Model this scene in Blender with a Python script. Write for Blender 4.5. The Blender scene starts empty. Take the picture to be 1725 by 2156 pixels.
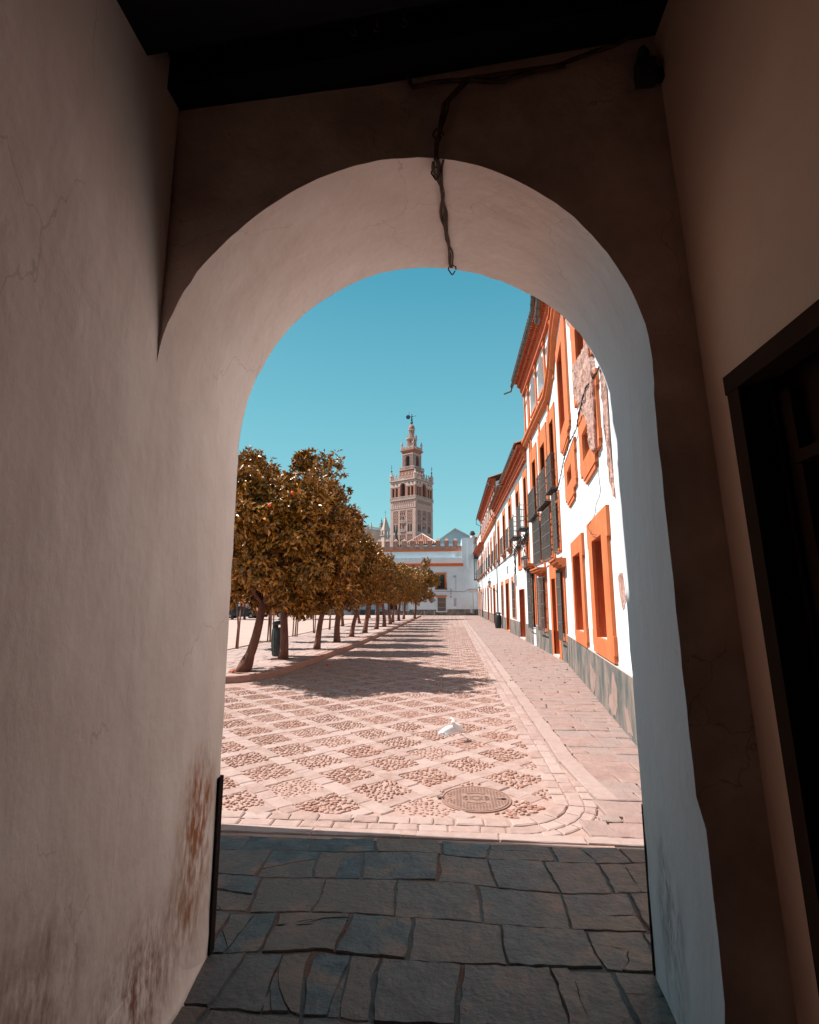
import bpy, bmesh, math, random
import numpy as np
from mathutils import Vector, Matrix, noise
PI = math.pi
random.seed(7)
sc = bpy.context.scene
C = sc.collection

# ------------------------------------------------------------------ camera
cam_d = bpy.data.cameras.new('camera')
cam_d.sensor_fit = 'HORIZONTAL'; cam_d.sensor_width = 24.0; cam_d.lens = 1100/1725*24
cam_d.clip_start = .05; cam_d.clip_end = 3000
cam = bpy.data.objects.new('camera', cam_d); C.objects.link(cam)
yaw, pitch = math.radians(4.5343), math.radians(9.6987)
fw = Vector((-math.sin(yaw)*math.cos(pitch), math.cos(yaw)*math.cos(pitch), math.sin(pitch)))
rt = Vector((math.cos(yaw), math.sin(yaw), 0)); up = rt.cross(fw)
cam.matrix_world = Matrix((( rt.x, up.x, -fw.x, 0), (rt.y, up.y, -fw.y, 0), (rt.z, up.z, -fw.z, 1.6), (0, 0, 0, 1)))
sc.camera = cam

# ------------------------------------------------------------------ sky and sun
SUN_EL, SUN_AZ = math.radians(55), math.radians(2.6)      # the sun stands to the left (-X), a touch ahead (+Y)
to_sun = Vector((-math.cos(SUN_EL)*math.cos(SUN_AZ), math.cos(SUN_EL)*math.sin(SUN_AZ), math.sin(SUN_EL)))
w = bpy.data.worlds.new('World'); sc.world = w; w.use_nodes = True
nt = w.node_tree; bg = nt.nodes['Background']
sky = nt.nodes.new('ShaderNodeTexSky'); sky.sky_type = 'NISHITA'; sky.sun_disc = False
sky.sun_elevation = SUN_EL; sky.sun_rotation = math.atan2(to_sun.x, to_sun.y)
sky.dust_density = .6; sky.ozone_density = 1.0
mul = nt.nodes.new('ShaderNodeMix'); mul.data_type = 'RGBA'; mul.blend_type = 'MULTIPLY'; mul.inputs[0].default_value = 1
mul.inputs[7].default_value = (.80, 1.30, .92, 1)
nt.links.new(sky.outputs[0], mul.inputs[6])
tc = nt.nodes.new('ShaderNodeTexCoord'); sx = nt.nodes.new('ShaderNodeSeparateXYZ'); nt.links.new(tc.outputs['Generated'], sx.inputs[0])
rp = nt.nodes.new('ShaderNodeValToRGB'); nt.links.new(sx.outputs['Z'], rp.inputs[0]); e = rp.color_ramp.elements
e[0].position = 0; e[0].color = (.26, .44, .475, 1); e[1].position = 1; e[1].color = (.022, .13, .22, 1)
for pos_, c_ in ((.16, (.185, .385, .43, 1)), (.33, (.12, .325, .39, 1)), (.58, (.040, .215, .30, 1))):
    q_ = rp.color_ramp.elements.new(pos_); q_.color = c_
sc_ = nt.nodes.new('ShaderNodeMix'); sc_.data_type = 'RGBA'; sc_.blend_type = 'MULTIPLY'; sc_.inputs[0].default_value = 1; sc_.clamp_result = False
nt.links.new(rp.outputs[0], sc_.inputs[6]); sc_.inputs[7].default_value = (7.3, 7.9, 8.3, 1)
mx_ = nt.nodes.new('ShaderNodeMix'); mx_.data_type = 'RGBA'; mx_.inputs[0].default_value = .85
nt.links.new(mul.outputs[2], mx_.inputs[6]); nt.links.new(sc_.outputs[2], mx_.inputs[7]); nt.links.new(mx_.outputs[2], bg.inputs[0])
bg.inputs[1].default_value = .10
sun_d = bpy.data.lights.new('sun', 'SUN'); sun_d.energy = 5.0; sun_d.angle = math.radians(.5); sun_d.color = (1, .905, .83)
sun = bpy.data.objects.new('sun', sun_d); C.objects.link(sun)
sun.rotation_euler = to_sun.to_track_quat('Z', 'Y').to_euler()
sc.view_settings.view_transform = 'Standard'; sc.view_settings.look = 'None'
sc.view_settings.exposure = .95; sc.view_settings.gamma = 1
sc.cycles.max_bounces = 10; sc.cycles.diffuse_bounces = 7; sc.cycles.use_denoising = True
sc.cycles.sample_clamp_indirect = 6

# ------------------------------------------------------------------ materials
def _n(nt, t, **k):
    n = nt.nodes.new(t)
    for a, b in k.items(): setattr(n, a, b)
    return n
def mat(name, col, rough=.85, col2=None, nscale=3.0, detail=6, bump=.0, bscale=20, metallic=0, island=0.0, hue2=None,
        stretch=None, bdist=.01, spec=.3, lo=.35, hi=.65, bump2=0, b2scale=3, b2dist=.05):
    m = bpy.data.materials.new(name); m.use_nodes = True; nt = m.node_tree; L = nt.links
    b = nt.nodes['Principled BSDF']; b.inputs['Roughness'].default_value = rough
    b.inputs['Metallic'].default_value = metallic; b.inputs['Specular IOR Level'].default_value = spec
    geo = _n(nt, 'ShaderNodeNewGeometry'); src = geo.outputs['Position']
    if stretch:
        mp = _n(nt, 'ShaderNodeMapping'); mp.inputs['Scale'].default_value = stretch
        L.new(src, mp.inputs[0]); src = mp.outputs[0]
    out = None
    if col2 is not None:
        nz = _n(nt, 'ShaderNodeTexNoise'); nz.inputs['Scale'].default_value = nscale; nz.inputs['Detail'].default_value = detail
        nz.inputs['Roughness'].default_value = .62
        L.new(src, nz.inputs['Vector'])
        cr = _n(nt, 'ShaderNodeValToRGB'); e = cr.color_ramp.elements
        e[0].position = lo; e[1].position = hi; e[0].color = (*col, 1); e[1].color = (*col2, 1)
        L.new(nz.outputs['Fac'], cr.inputs[0]); out = cr.outputs[0]
    if island:
        mx = _n(nt, 'ShaderNodeMix', data_type='RGBA', blend_type='MIX')
        r = _n(nt, 'ShaderNodeMath', operation='MULTIPLY'); r.inputs[1].default_value = island
        L.new(geo.outputs['Random Per Island'], r.inputs[0]); L.new(r.outputs[0], mx.inputs[0])
        if out: L.new(out, mx.inputs[6])
        else: mx.inputs[6].default_value = (*col, 1)
        mx.inputs[7].default_value = (*(hue2 or col), 1)
        out = mx.outputs[2]
    if out: L.new(out, b.inputs['Base Color'])
    else: b.inputs['Base Color'].default_value = (*col, 1)
    if bump:
        nz = _n(nt, 'ShaderNodeTexNoise'); nz.inputs['Scale'].default_value = bscale; nz.inputs['Detail'].default_value = 8
        nz.inputs['Roughness'].default_value = .6; L.new(src, nz.inputs['Vector'])
        bp = _n(nt, 'ShaderNodeBump'); bp.inputs['Strength'].default_value = bump; bp.inputs['Distance'].default_value = bdist
        L.new(nz.outputs['Fac'], bp.inputs['Height']); last = bp
        if bump2:
            nz2 = _n(nt, 'ShaderNodeTexNoise'); nz2.inputs['Scale'].default_value = b2scale; nz2.inputs['Detail'].default_value = 3
            L.new(src, nz2.inputs['Vector'])
            bp2 = _n(nt, 'ShaderNodeBump'); bp2.inputs['Strength'].default_value = bump2; bp2.inputs['Distance'].default_value = b2dist
            L.new(nz2.outputs['Fac'], bp2.inputs['Height']); L.new(bp.outputs[0], bp2.inputs['Normal']); last = bp2
        L.new(last.outputs[0], b.inputs['Normal'])
    return m
def overlay(m, col, mask_fn):
    """mix another colour over a material's base through a procedural mask: stains, peeling, cracks, painted-in cool shade"""
    nt = m.node_tree; L = nt.links; b = nt.nodes['Principled BSDF']; s = b.inputs['Base Color']
    mx = _n(nt, 'ShaderNodeMix', data_type='RGBA', blend_type='MIX')
    if s.is_linked: L.new(s.links[0].from_socket, mx.inputs[6])
    else: mx.inputs[6].default_value = s.default_value
    mx.inputs[7].default_value = (*col, 1)
    L.new(mask_fn(nt), mx.inputs[0]); L.new(mx.outputs[2], s)
def M_(nt, op, a, b=None, c=None, clamp=False):
    n = _n(nt, 'ShaderNodeMath', operation=op); n.use_clamp = clamp
    for i, v in enumerate((a, b, c)):
        if v is None: continue
        if isinstance(v, (int, float)): n.inputs[i].default_value = v
        else: nt.links.new(v, n.inputs[i])
    return n.outputs[0]
def blob_mask(cx, cy, cz, rx, ry, rz, nscale=9, stretch=(1, 1, .35), thr=.5):
    """irregular stain of its own shape round a point on a wall"""
    def f(nt):
        geo = _n(nt, 'ShaderNodeNewGeometry')
        sub = _n(nt, 'ShaderNodeVectorMath', operation='SUBTRACT'); sub.inputs[1].default_value = (cx, cy, cz)
        nt.links.new(geo.outputs['Position'], sub.inputs[0])
        dv = _n(nt, 'ShaderNodeVectorMath', operation='DIVIDE'); dv.inputs[1].default_value = (rx, ry, rz)
        nt.links.new(sub.outputs[0], dv.inputs[0])
        ln = _n(nt, 'ShaderNodeVectorMath', operation='LENGTH'); nt.links.new(dv.outputs[0], ln.inputs[0])
        mp = _n(nt, 'ShaderNodeMapping'); mp.inputs['Scale'].default_value = stretch
        nt.links.new(geo.outputs['Position'], mp.inputs[0])
        nz = _n(nt, 'ShaderNodeTexNoise'); nz.inputs['Scale'].default_value = nscale; nz.inputs['Detail'].default_value = 7
        nz.inputs['Roughness'].default_value = .65
        nt.links.new(mp.outputs[0], nz.inputs['Vector'])
        v = M_(nt, 'SUBTRACT', 1.0, ln.outputs['Value'], clamp=True)
        n3 = _n(nt, 'ShaderNodeTexNoise'); n3.inputs['Scale'].default_value = nscale*4.5; n3.inputs['Detail'].default_value = 5; nt.links.new(mp.outputs[0], n3.inputs['Vector'])
        f_ = M_(nt, 'ADD', M_(nt, 'MULTIPLY', nz.outputs['Fac'], .68), M_(nt, 'MULTIPLY', n3.outputs['Fac'], .32))
        v = M_(nt, 'MULTIPLY', v, M_(nt, 'MULTIPLY', M_(nt, 'SUBTRACT', f_, .43, clamp=True), 2.2))
        return M_(nt, 'MULTIPLY', v, 3.6*thr, clamp=True)
    return f
def streak_mask(amount=.5, scale=5, lo=.56, gain=9, stretch=(1, 1, .12)):
    def f(nt):
        geo = _n(nt, 'ShaderNodeNewGeometry'); mp = _n(nt, 'ShaderNodeMapping'); mp.inputs['Scale'].default_value = stretch
        nt.links.new(geo.outputs['Position'], mp.inputs[0])
        nz = _n(nt, 'ShaderNodeTexNoise'); nz.inputs['Scale'].default_value = scale; nz.inputs['Detail'].default_value = 9; nz.inputs['Roughness'].default_value = .7
        nt.links.new(mp.outputs[0], nz.inputs['Vector'])
        return M_(nt, 'MULTIPLY', M_(nt, 'MULTIPLY', M_(nt, 'SUBTRACT', nz.outputs['Fac'], lo, clamp=True), gain, clamp=True), amount)
    return f
def crack_mask(scale, width, amount=1.0, stretch=(1, 1, .5)):
    def f(nt):
        geo = _n(nt, 'ShaderNodeNewGeometry')
        mp = _n(nt, 'ShaderNodeMapping'); mp.inputs['Scale'].default_value = stretch
        nt.links.new(geo.outputs['Position'], mp.inputs[0])
        nz = _n(nt, 'ShaderNodeTexNoise'); nz.inputs['Scale'].default_value = 4; nz.inputs['Detail'].default_value = 5
        nt.links.new(mp.outputs[0], nz.inputs['Vector'])
        ad = _n(nt, 'ShaderNodeMix', data_type='RGBA', blend_type='ADD'); ad.inputs[0].default_value = .35
        nt.links.new(mp.outputs[0], ad.inputs[6]); nt.links.new(nz.outputs['Color'], ad.inputs[7])
        vo = _n(nt, 'ShaderNodeTexVoronoi', feature='DISTANCE_TO_EDGE'); vo.inputs['Scale'].default_value = scale
        nt.links.new(ad.outputs[2], vo.inputs['Vector'])
        n2 = _n(nt, 'ShaderNodeTexNoise'); n2.inputs['Scale'].default_value = 1.7; nt.links.new(geo.outputs['Position'], n2.inputs['Vector'])
        on = M_(nt, 'GREATER_THAN', n2.outputs['Fac'], .52)
        v = M_(nt, 'LESS_THAN', vo.outputs['Distance'], width)
        return M_(nt, 'MULTIPLY', M_(nt, 'MULTIPLY', v, on), amount)
    return f

plaster_in = mat('passage_plaster', (.78, .635, .565), .85, (.86, .73, .665), nscale=2.2, bump=.5, bscale=22, bdist=.006, bump2=.5, b2scale=4.5, b2dist=.03, stretch=(1, 1, .6))
overlay(plaster_in, (.50, .565, .61), lambda nt: M_(nt, 'MULTIPLY', M_(nt, 'SUBTRACT', (lambda g, n: (nt.links.new(g.outputs['Position'], n.inputs[0]), n.outputs['X'])[-1])(_n(nt, 'ShaderNodeNewGeometry'), _n(nt, 'ShaderNodeSeparateXYZ')), .42), 3.2, clamp=True))  # cool blue shade of the right jamb, painted into the plaster colour
overlay(plaster_in, (.36, .13, .05), blob_mask(-1.13, 2.42, .62, .5, .20, .40, 9, thr=1.35))
overlay(plaster_in, (.36, .17, .09), blob_mask(-1.13, 2.38, .32, .5, .24, .34, 9, thr=.9))
overlay(plaster_in, (.27, .12, .08), blob_mask(-1.13, 2.02, .22, .5, .36, .34, 18, thr=.9))
overlay(plaster_in, (.26, .12, .10), blob_mask(-1.13, 1.45, .40, .5, .4, .5, 12, thr=.8))
overlay(plaster_in, (.10, .10, .10), blob_mask(.86, 2.36, .34, .5, .20, .45, 12, thr=.8))
overlay(plaster_in, (.36, .27, .23), crack_mask(1.3, .0028, .28))
plaster_arch = mat('arch_wall_plaster', (.46, .345, .31), .85, (.80, .64, .57), nscale=2.6, lo=.32, hi=.7, bump=.9, bscale=30, bdist=.006, bump2=.4, b2scale=6, b2dist=.02)
overlay(plaster_arch, (.20, .14, .12), crack_mask(1.8, .004, .4, (1, 1, 1)))
plaster_right = mat('ochre_plaster', (.72, .485, .355), .85, (.60, .42, .32), lo=.3, hi=.7, nscale=2, bump=.5, bscale=30, bdist=.005)
white = mat('white_facade_paint', (.68, .73, .755), .8, (.60, .655, .68), nscale=1.1, bump=.35, bscale=14, bdist=.006, lo=.4, hi=.8)
white_near = mat('white_peeling_paint', (.68, .73, .755), .8, (.61, .665, .69), nscale=1.4, bump=.4, bscale=14, bdist=.008, lo=.4, hi=.8)
overlay(white, (.42, .44, .44), streak_mask(.55, 4)); overlay(white, (.55, .36, .28), streak_mask(.4, 2.2, .60, 12, (1, 1, .5)))
overlay(white_near, (.40, .40, .40), streak_mask(.55, 4)); overlay(white_near, (.50, .34, .29), streak_mask(.75, 3.1, .615, 16, (1, 1, .45))); overlay(white_near, (.25, .22, .2), crack_mask(.9, .004, .6))
white_far = mat('white_far_wall_paint', (.60, .655, .70), .85, (.54, .595, .64), nscale=.6, bump=.3, bscale=6, bdist=.02)
overlay(white_far, (.55, .45, .40), blob_mask(2.0, 61, 1.0, 2.6, 2, .9, 1.2, (1, 1, 1), .35))
orange = mat('orange_trim_paint', (.58, .17, .062), .8, (.50, .135, .048), nscale=3, bump=.5, bscale=18, bdist=.008)
orange_deep = mat('orange_deep_paint', (.46, .11, .042), .8, (.36, .08, .032), nscale=4, bump=.6, bscale=14, bdist=.012)
overlay(orange, (.36, .085, .03), streak_mask(.6, 7, .54)); overlay(orange, (.66, .33, .18), streak_mask(.5, 5, .60, 12, (1, 1, .6))); overlay(orange_deep, (.22, .05, .022), streak_mask(.6, 6, .52))
dado_m = mat('grey_green_dado', (.075, .09, .088), .85, (.25, .195, .17), nscale=3.2, lo=.40, hi=.64, bump=.6, bscale=12, bdist=.01, stretch=(1, 1, .45))
overlay(dado_m, (.34, .25, .22), crack_mask(1.1, .02, .35))
raw_plaster = mat('bare_plaster', (.33, .175, .14), .95, (.50, .34, .295), nscale=5, bump=.8, bscale=14, bdist=.05, bump2=.8, b2scale=8, b2dist=.05)
pale_render = mat('pale_flaked_render', (.31, .22, .195), .95, (.24, .165, .145), nscale=6, bump=.7, bscale=30, bdist=.01)
raw_door = mat('rough_red_render', (.24, .09, .07), .95, (.16, .06, .05), nscale=9, bump=1, bscale=30, bdist=.02)
iron = mat('dark_iron', (.03, .036, .04), .7, (.06, .062, .062), nscale=20)
iron_grey = mat('weathered_grey_iron', (.085, .095, .10), .7, (.14, .14, .13), nscale=14)
guard_m = mat('rusty_black_guard', (.012, .012, .013), .95, (.03, .018, .014), nscale=30, spec=.05)
iron_green = mat('painted_iron_green', (.03, .07, .075), .5)
gutter_m = mat('glazed_gutter_tile', (.03, .04, .042), .4, (.085, .085, .07), nscale=12, bump=.2, bscale=30, spec=.5)
tile_m = mat('clay_roof_tile', (.26, .10, .065), .9, (.36, .17, .12), nscale=5, island=.5, hue2=(.17, .08, .06), bump=.4, bscale=20)
wood = mat('dark_wood', (.030, .016, .010), .9, (.045, .022, .013), nscale=6, stretch=(1, 1, .1), bump=.4, bscale=20, bdist=.004, spec=.08)
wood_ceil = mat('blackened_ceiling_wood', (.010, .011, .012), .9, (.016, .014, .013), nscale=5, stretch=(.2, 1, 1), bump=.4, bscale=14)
shutter = mat('brown_shutter', (.07, .045, .035), .6)
glass_d = mat('dark_window_glass', (.02, .025, .03), .08, spec=.8)
stone_slab = mat('granite_sett', (.33, .23, .205), .85, (.215, .145, .125), nscale=9, lo=.3, hi=.7, bump=.6, bscale=40, bdist=.006, island=.6, hue2=(.36, .285, .265))
stone_kerb = mat('kerb_granite', (.31, .235, .215), .85, (.26, .185, .165), nscale=14, bump=.5, bscale=60, bdist=.004, island=.4, hue2=(.35, .275, .255))
kerb_red = mat('kerb_warm_granite', (.33, .19, .15), .85, (.24, .13, .10), nscale=14, bump=.5, bscale=60, bdist=.004, island=.4, hue2=(.37, .23, .19))
flag = mat('sidewalk_slate', (.30, .205, .18), .85, (.21, .135, .12), nscale=5, bump=.9, bscale=12, bdist=.02, island=.55, hue2=(.23, .19, .18), lo=.3, hi=.7, bump2=.3, b2scale=5, b2dist=.02)
mortar = mat('sandy_mortar', (.35, .245, .215), .95, (.27, .18, .155), nscale=9, bump=.6, bscale=50, bdist=.008)
pebble_m = mat('river_pebble', (.31, .16, .12), .6, (.19, .085, .062), nscale=20, island=.8, hue2=(.38, .27, .23), spec=.35)
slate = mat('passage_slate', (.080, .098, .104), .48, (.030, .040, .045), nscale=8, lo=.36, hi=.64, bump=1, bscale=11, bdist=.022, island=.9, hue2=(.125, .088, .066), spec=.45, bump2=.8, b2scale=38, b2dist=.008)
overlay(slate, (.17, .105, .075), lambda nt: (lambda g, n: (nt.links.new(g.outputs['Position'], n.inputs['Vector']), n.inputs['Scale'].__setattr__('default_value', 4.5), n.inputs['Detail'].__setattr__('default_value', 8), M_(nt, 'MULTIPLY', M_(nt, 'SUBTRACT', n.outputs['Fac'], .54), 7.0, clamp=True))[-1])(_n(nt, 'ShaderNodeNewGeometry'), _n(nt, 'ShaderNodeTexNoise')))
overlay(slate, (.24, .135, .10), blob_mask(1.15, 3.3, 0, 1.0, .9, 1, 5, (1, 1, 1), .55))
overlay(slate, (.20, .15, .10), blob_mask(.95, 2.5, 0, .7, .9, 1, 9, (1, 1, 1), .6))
slate_joint = mat('earth_joint', (.13, .065, .045), .95, (.085, .095, .098), nscale=1.6, lo=.40, hi=.52, bump=1, bscale=25, bdist=.02)
sand = mat('plaza_sand', (.42, .31, .27), .95, (.37, .265, .23), nscale=1.2, bump=.3, bscale=20, bdist=.01)
strip_m = mat('tree_strip_paving', (.36, .27, .25), .9, (.29, .205, .185), nscale=2, island=.5, hue2=(.39, .31, .29), bump=.4, bscale=20, bdist=.008)
soil = mat('tree_pit_soil', (.16, .075, .05), 1, (.10, .05, .035), nscale=9, bump=1, bscale=22, bdist=.03)
bark = mat('tree_bark', (.21, .09, .062), .9, (.10, .045, .035), nscale=7, stretch=(1, 1, .3), bump=.8, bscale=18, bdist=.02)
bark_stake = mat('stake_wood', (.24, .10, .065), .85, (.16, .07, .05), nscale=9, stretch=(1, 1, .2))
leaf_m = mat('orange_tree_leaf', (.065, .036, .006), .34, island=1.0, hue2=(.56, .245, .030), spec=.5)
fruit_m = mat('orange_peel', (.75, .09, .03), .5)
feather = mat('white_feather', (.76, .78, .80), .85, (.66, .68, .71), nscale=40)
beak_m = mat('bird_leg_skin', (.45, .12, .08), .6)
brick_m = mat('old_brick', (.30, .135, .10), .95, (.42, .24, .19), nscale=3, bump=.8, bscale=10, bdist=.03)
bt_nt = brick_m
tower_m = mat('tower_brick', (.45, .30, .265), .9, (.38, .245, .21), nscale=.5, bump=.3, bscale=3, bdist=.1)
tower_r = mat('tower_red_brick', (.30, .125, .09), .9, (.36, .165, .12), nscale=.8, bump=.3, bscale=3, bdist=.1)
tower_w = mat('tower_pale_stone', (.50, .37, .33), .9, (.42, .30, .26), nscale=.8)
tower_d = mat('tower_shaded_void', (.045, .05, .055), .9)
bronze = mat('bronze', (.05, .09, .09), .5, metallic=.3)
cathedral_m = mat('cathedral_stone', (.48, .37, .32), .9, (.38, .28, .245), nscale=.35, bump=.4, bscale=2, bdist=.2)
slate_blue = mat('grey_gable_render', (.33, .39, .43), .9, (.28, .34, .38), nscale=.4)
bin_m = mat('bin_grey', (.030, .036, .038), .6, (.05, .055, .055), nscale=8)
cast_m = mat('cast_iron_cover', (.20, .115, .09), .65, (.26, .16, .13), nscale=12, bump=.3, bscale=60)
cast_dark = mat('cast_iron_groove', (.06, .04, .035), .7)
rope_m = mat('old_cable', (.13, .075, .055), .8, (.06, .04, .035), nscale=25)
cable_blk = mat('black_cable', (.03, .03, .035), .6)
lamp_glass = mat('lantern_glass', (.42, .33, .30), .3)
black_paint = mat('black_car_paint', (.008, .012, .016), .2, spec=.6)
tan_paint = mat('tan_car_paint', (.42, .17, .07), .3, spec=.5)
tyre_m = mat('tyre', (.012, .012, .013), .8)
rim_m = mat('wheel_rim', (.25, .25, .26), .35, metallic=.8)
car_light = mat('car_lamp', (.6, .08, .03), .3)
cypress_m = mat('cypress_leaf', (.03, .05, .045), .8, island=.6, hue2=(.05, .07, .06))
cream = mat('cream_box', (.50, .42, .39), .8)
earth = mat('far_ground', (.36, .27, .24), .95, (.30, .22, .2), nscale=.2)

# ------------------------------------------------------------------ mesh helpers
class MB:
    def __init__(s, tf=None): s.v = []; s.f = []; s.mi = []; s.tf = tf; s.cur = 0
    def add(s, vs, fs, mi=None):
        k = len(s.v)
        s.v += [s.tf(*p) for p in vs] if s.tf else [tuple(p) for p in vs]
        s.f += [tuple(i+k for i in f) for f in fs]; s.mi += [s.cur if mi is None else mi]*len(fs)
    def box(s, x0, x1, y0, y1, z0, z1, mi=None):
        s.add([(x0,y0,z0),(x1,y0,z0),(x1,y1,z0),(x0,y1,z0),(x0,y0,z1),(x1,y0,z1),(x1,y1,z1),(x0,y1,z1)],
              [(0,3,2,1),(4,5,6,7),(0,1,5,4),(1,2,6,5),(2,3,7,6),(3,0,4,7)], mi)
    def quad(s, a, b, c, d, mi=None): s.add([a, b, c, d], [(0, 1, 2, 3)], mi)
    def prism(s, poly, a0, a1, axis='z', mi=None):
        n = len(poly)
        if axis == 'z': vs = [(x, y, a0) for x, y in poly]+[(x, y, a1) for x, y in poly]
        else: vs = [(x, a0, z) for x, z in poly]+[(x, a1, z) for x, z in poly]      # poly in x,z extruded in y
        s.add(vs, [tuple(range(n))[::-1], tuple(range(n, 2*n))]+[(i, (i+1) % n, (i+1) % n+n, i+n) for i in range(n)], mi)
    def tube(s, pts, r, n=6, mi=None, cap=True):
        pts = [Vector(p) for p in pts]; R = r if isinstance(r, (list, tuple)) else [r]*len(pts)
        vs = []; fs = []; prev = None
        for i, p in enumerate(pts):
            t = (pts[min(i+1, len(pts)-1)]-pts[max(i-1, 0)]).normalized()
            if prev is None:
                a = Vector((0, 0, 1)) if abs(t.z) < .9 else Vector((1, 0, 0)); u = t.cross(a).normalized()
            else:
                u = (prev - t*prev.dot(t)).normalized()
            prev = u; v = t.cross(u)
            for k in range(n):
                a = 2*PI*k/n; vs.append(tuple(p+(u*math.cos(a)+v*math.sin(a))*R[i]))
        for i in range(len(pts)-1):
            for k in range(n):
                k2 = (k+1) % n; fs.append((i*n+k, i*n+k2, (i+1)*n+k2, (i+1)*n+k))
        if cap: fs.append(tuple(range(n))[::-1]); fs.append(tuple(range((len(pts)-1)*n, len(pts)*n)))
        s.add(vs, fs, mi)
    def lathe(s, prof, cx=0, cy=0, n=12, mi=None, sx=1, sy=1, rot=0, cz=0):
        vs = []; fs = []; m = len(prof)
        for r, z in prof:
            for k in range(n):
                a = 2*PI*k/n+rot; vs.append((cx+r*math.cos(a)*sx, cy+r*math.sin(a)*sy, z+cz))
        for i in range(m-1):
            for k in range(n):
                k2 = (k+1) % n; fs.append((i*n+k, i*n+k2, (i+1)*n+k2, (i+1)*n+k))
        fs.append(tuple(range(n))[::-1]); fs.append(tuple(range((m-1)*n, m*n)))
        s.add(vs, fs, mi)
    def build(s, name, mats, parent=None, smooth=False, fix=True, kind=None):
        me = bpy.data.meshes.new(name)
        v = s.v
        off = Vector((0, 0, 0))
        me.from_pydata(v, [], s.f)
        if not isinstance(mats, (list, tuple)): mats = [mats]
        for m in mats: me.materials.append(m)
        if len(mats) > 1: me.polygons.foreach_set('material_index', s.mi)
        if smooth: me.polygons.foreach_set('use_smooth', [True]*len(me.polygons))
        if fix and len(s.f) < 60000:
            bm = bmesh.new(); bm.from_mesh(me); bmesh.ops.recalc_face_normals(bm, faces=bm.faces); bm.to_mesh(me); bm.free()
        me.update()
        o = bpy.data.objects.new(name, me); C.objects.link(o)
        if parent:
            o.parent = parent; wl = Vector((0, 0, 0)); p = parent
            while p: wl += p.location; p = p.parent
            o.location = -wl
        if kind: o['kind'] = kind
        return o
def smooth_by_angle(o, deg=40):
    for p in o.data.polygons: p.use_smooth = True
    try: o.data.set_sharp_from_angle(angle=math.radians(deg))
    except Exception: pass
    return o
def thing(name, label, cat, loc=(0, 0, 0), group=None):
    o = bpy.data.objects.new(name, None); C.objects.link(o); o.location = loc; o.empty_display_size = .2
    o['label'] = label; o['category'] = cat
    if group: o['group'] = group
    return o
def tag(o, label, cat, group=None):
    o['label'] = label; o['category'] = cat
    if group: o['group'] = group
    return o
def copy_tree(o, parent=None):
    c = o.copy(); C.objects.link(c)
    if parent: c.parent = parent
    for ch in list(o.children): copy_tree(ch, c)
    return c

# ------------------------------------------------------------------ paving
def stone(mb, poly, zt, zb, inset=.008, mi=0, wob=0, sub=1):
    """one paving stone: polygon seen from above, chamfered rim"""
    pts = []
    n = len(poly)
    for i in range(n):
        a, b = poly[i], poly[(i+1) % n]
        for k in range(sub):
            t = k/sub; x = a[0]+(b[0]-a[0])*t; y = a[1]+(b[1]-a[1])*t
            pts.append((x+random.uniform(-wob, wob), y+random.uniform(-wob, wob)))
    cx = sum(p[0] for p in pts)/len(pts); cy = sum(p[1] for p in pts)/len(pts); m = len(pts)
    top = []
    for x, y in pts:
        d = math.hypot(x-cx, y-cy) or 1; k = max(0, 1-inset/d); top.append((cx+(x-cx)*k, cy+(y-cy)*k))
    tz = random.uniform(-.003, .003); tx = random.uniform(-.01, .01); ty = random.uniform(-.01, .01)
    vs = [(x, y, zt+tz+(x-cx)*tx+(y-cy)*ty) for x, y in top]+[(x, y, zt-.006) for x, y in pts]+[(x, y, zb) for x, y in pts]
    fs = [tuple(range(m))]
    for i in range(m):
        j = (i+1) % m; fs.append((i, i+m, j+m, j)); fs.append((i+m, i+2*m, j+2*m, j+m))
    mb.add(vs, fs, mi)
def flags(mb, x0f, x1f, y0, y1, hw, ww, jit, gap, zt, zb, mi=0, sub=3, wob=.004, inset=.01, skip=None):
    y = y0; prev_top = None
    while y < y1-1e-3:
        h = min(random.uniform(*hw), y1-y)
        if y1-y-h < hw[0]*.5: h = y1-y
        x0, x1 = x0f(y+h/2), x1f(y+h/2)
        x = x0; ph = random.uniform(-1, 1)*jit
        while x < x1-1e-3:
            wd = random.uniform(*ww)
            if x1-x-wd < ww[0]*.6: wd = x1-x
            g = gap/2; j = lambda: random.uniform(-jit, jit)
            if skip and skip(x+wd/2, y+h/2): x += wd; continue
            stone(mb, [(x+g+j()*.6, y+g+j()*.5), (x+wd-g+j()*.6, y+g+j()*.5), (x+wd-g+j()*.6, y+h-g+j()*.5), (x+g+j()*.6, y+h-g+j()*.5)],
                  zt, zb, inset, mi, wob, sub)
            x += wd
        y += h
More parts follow.
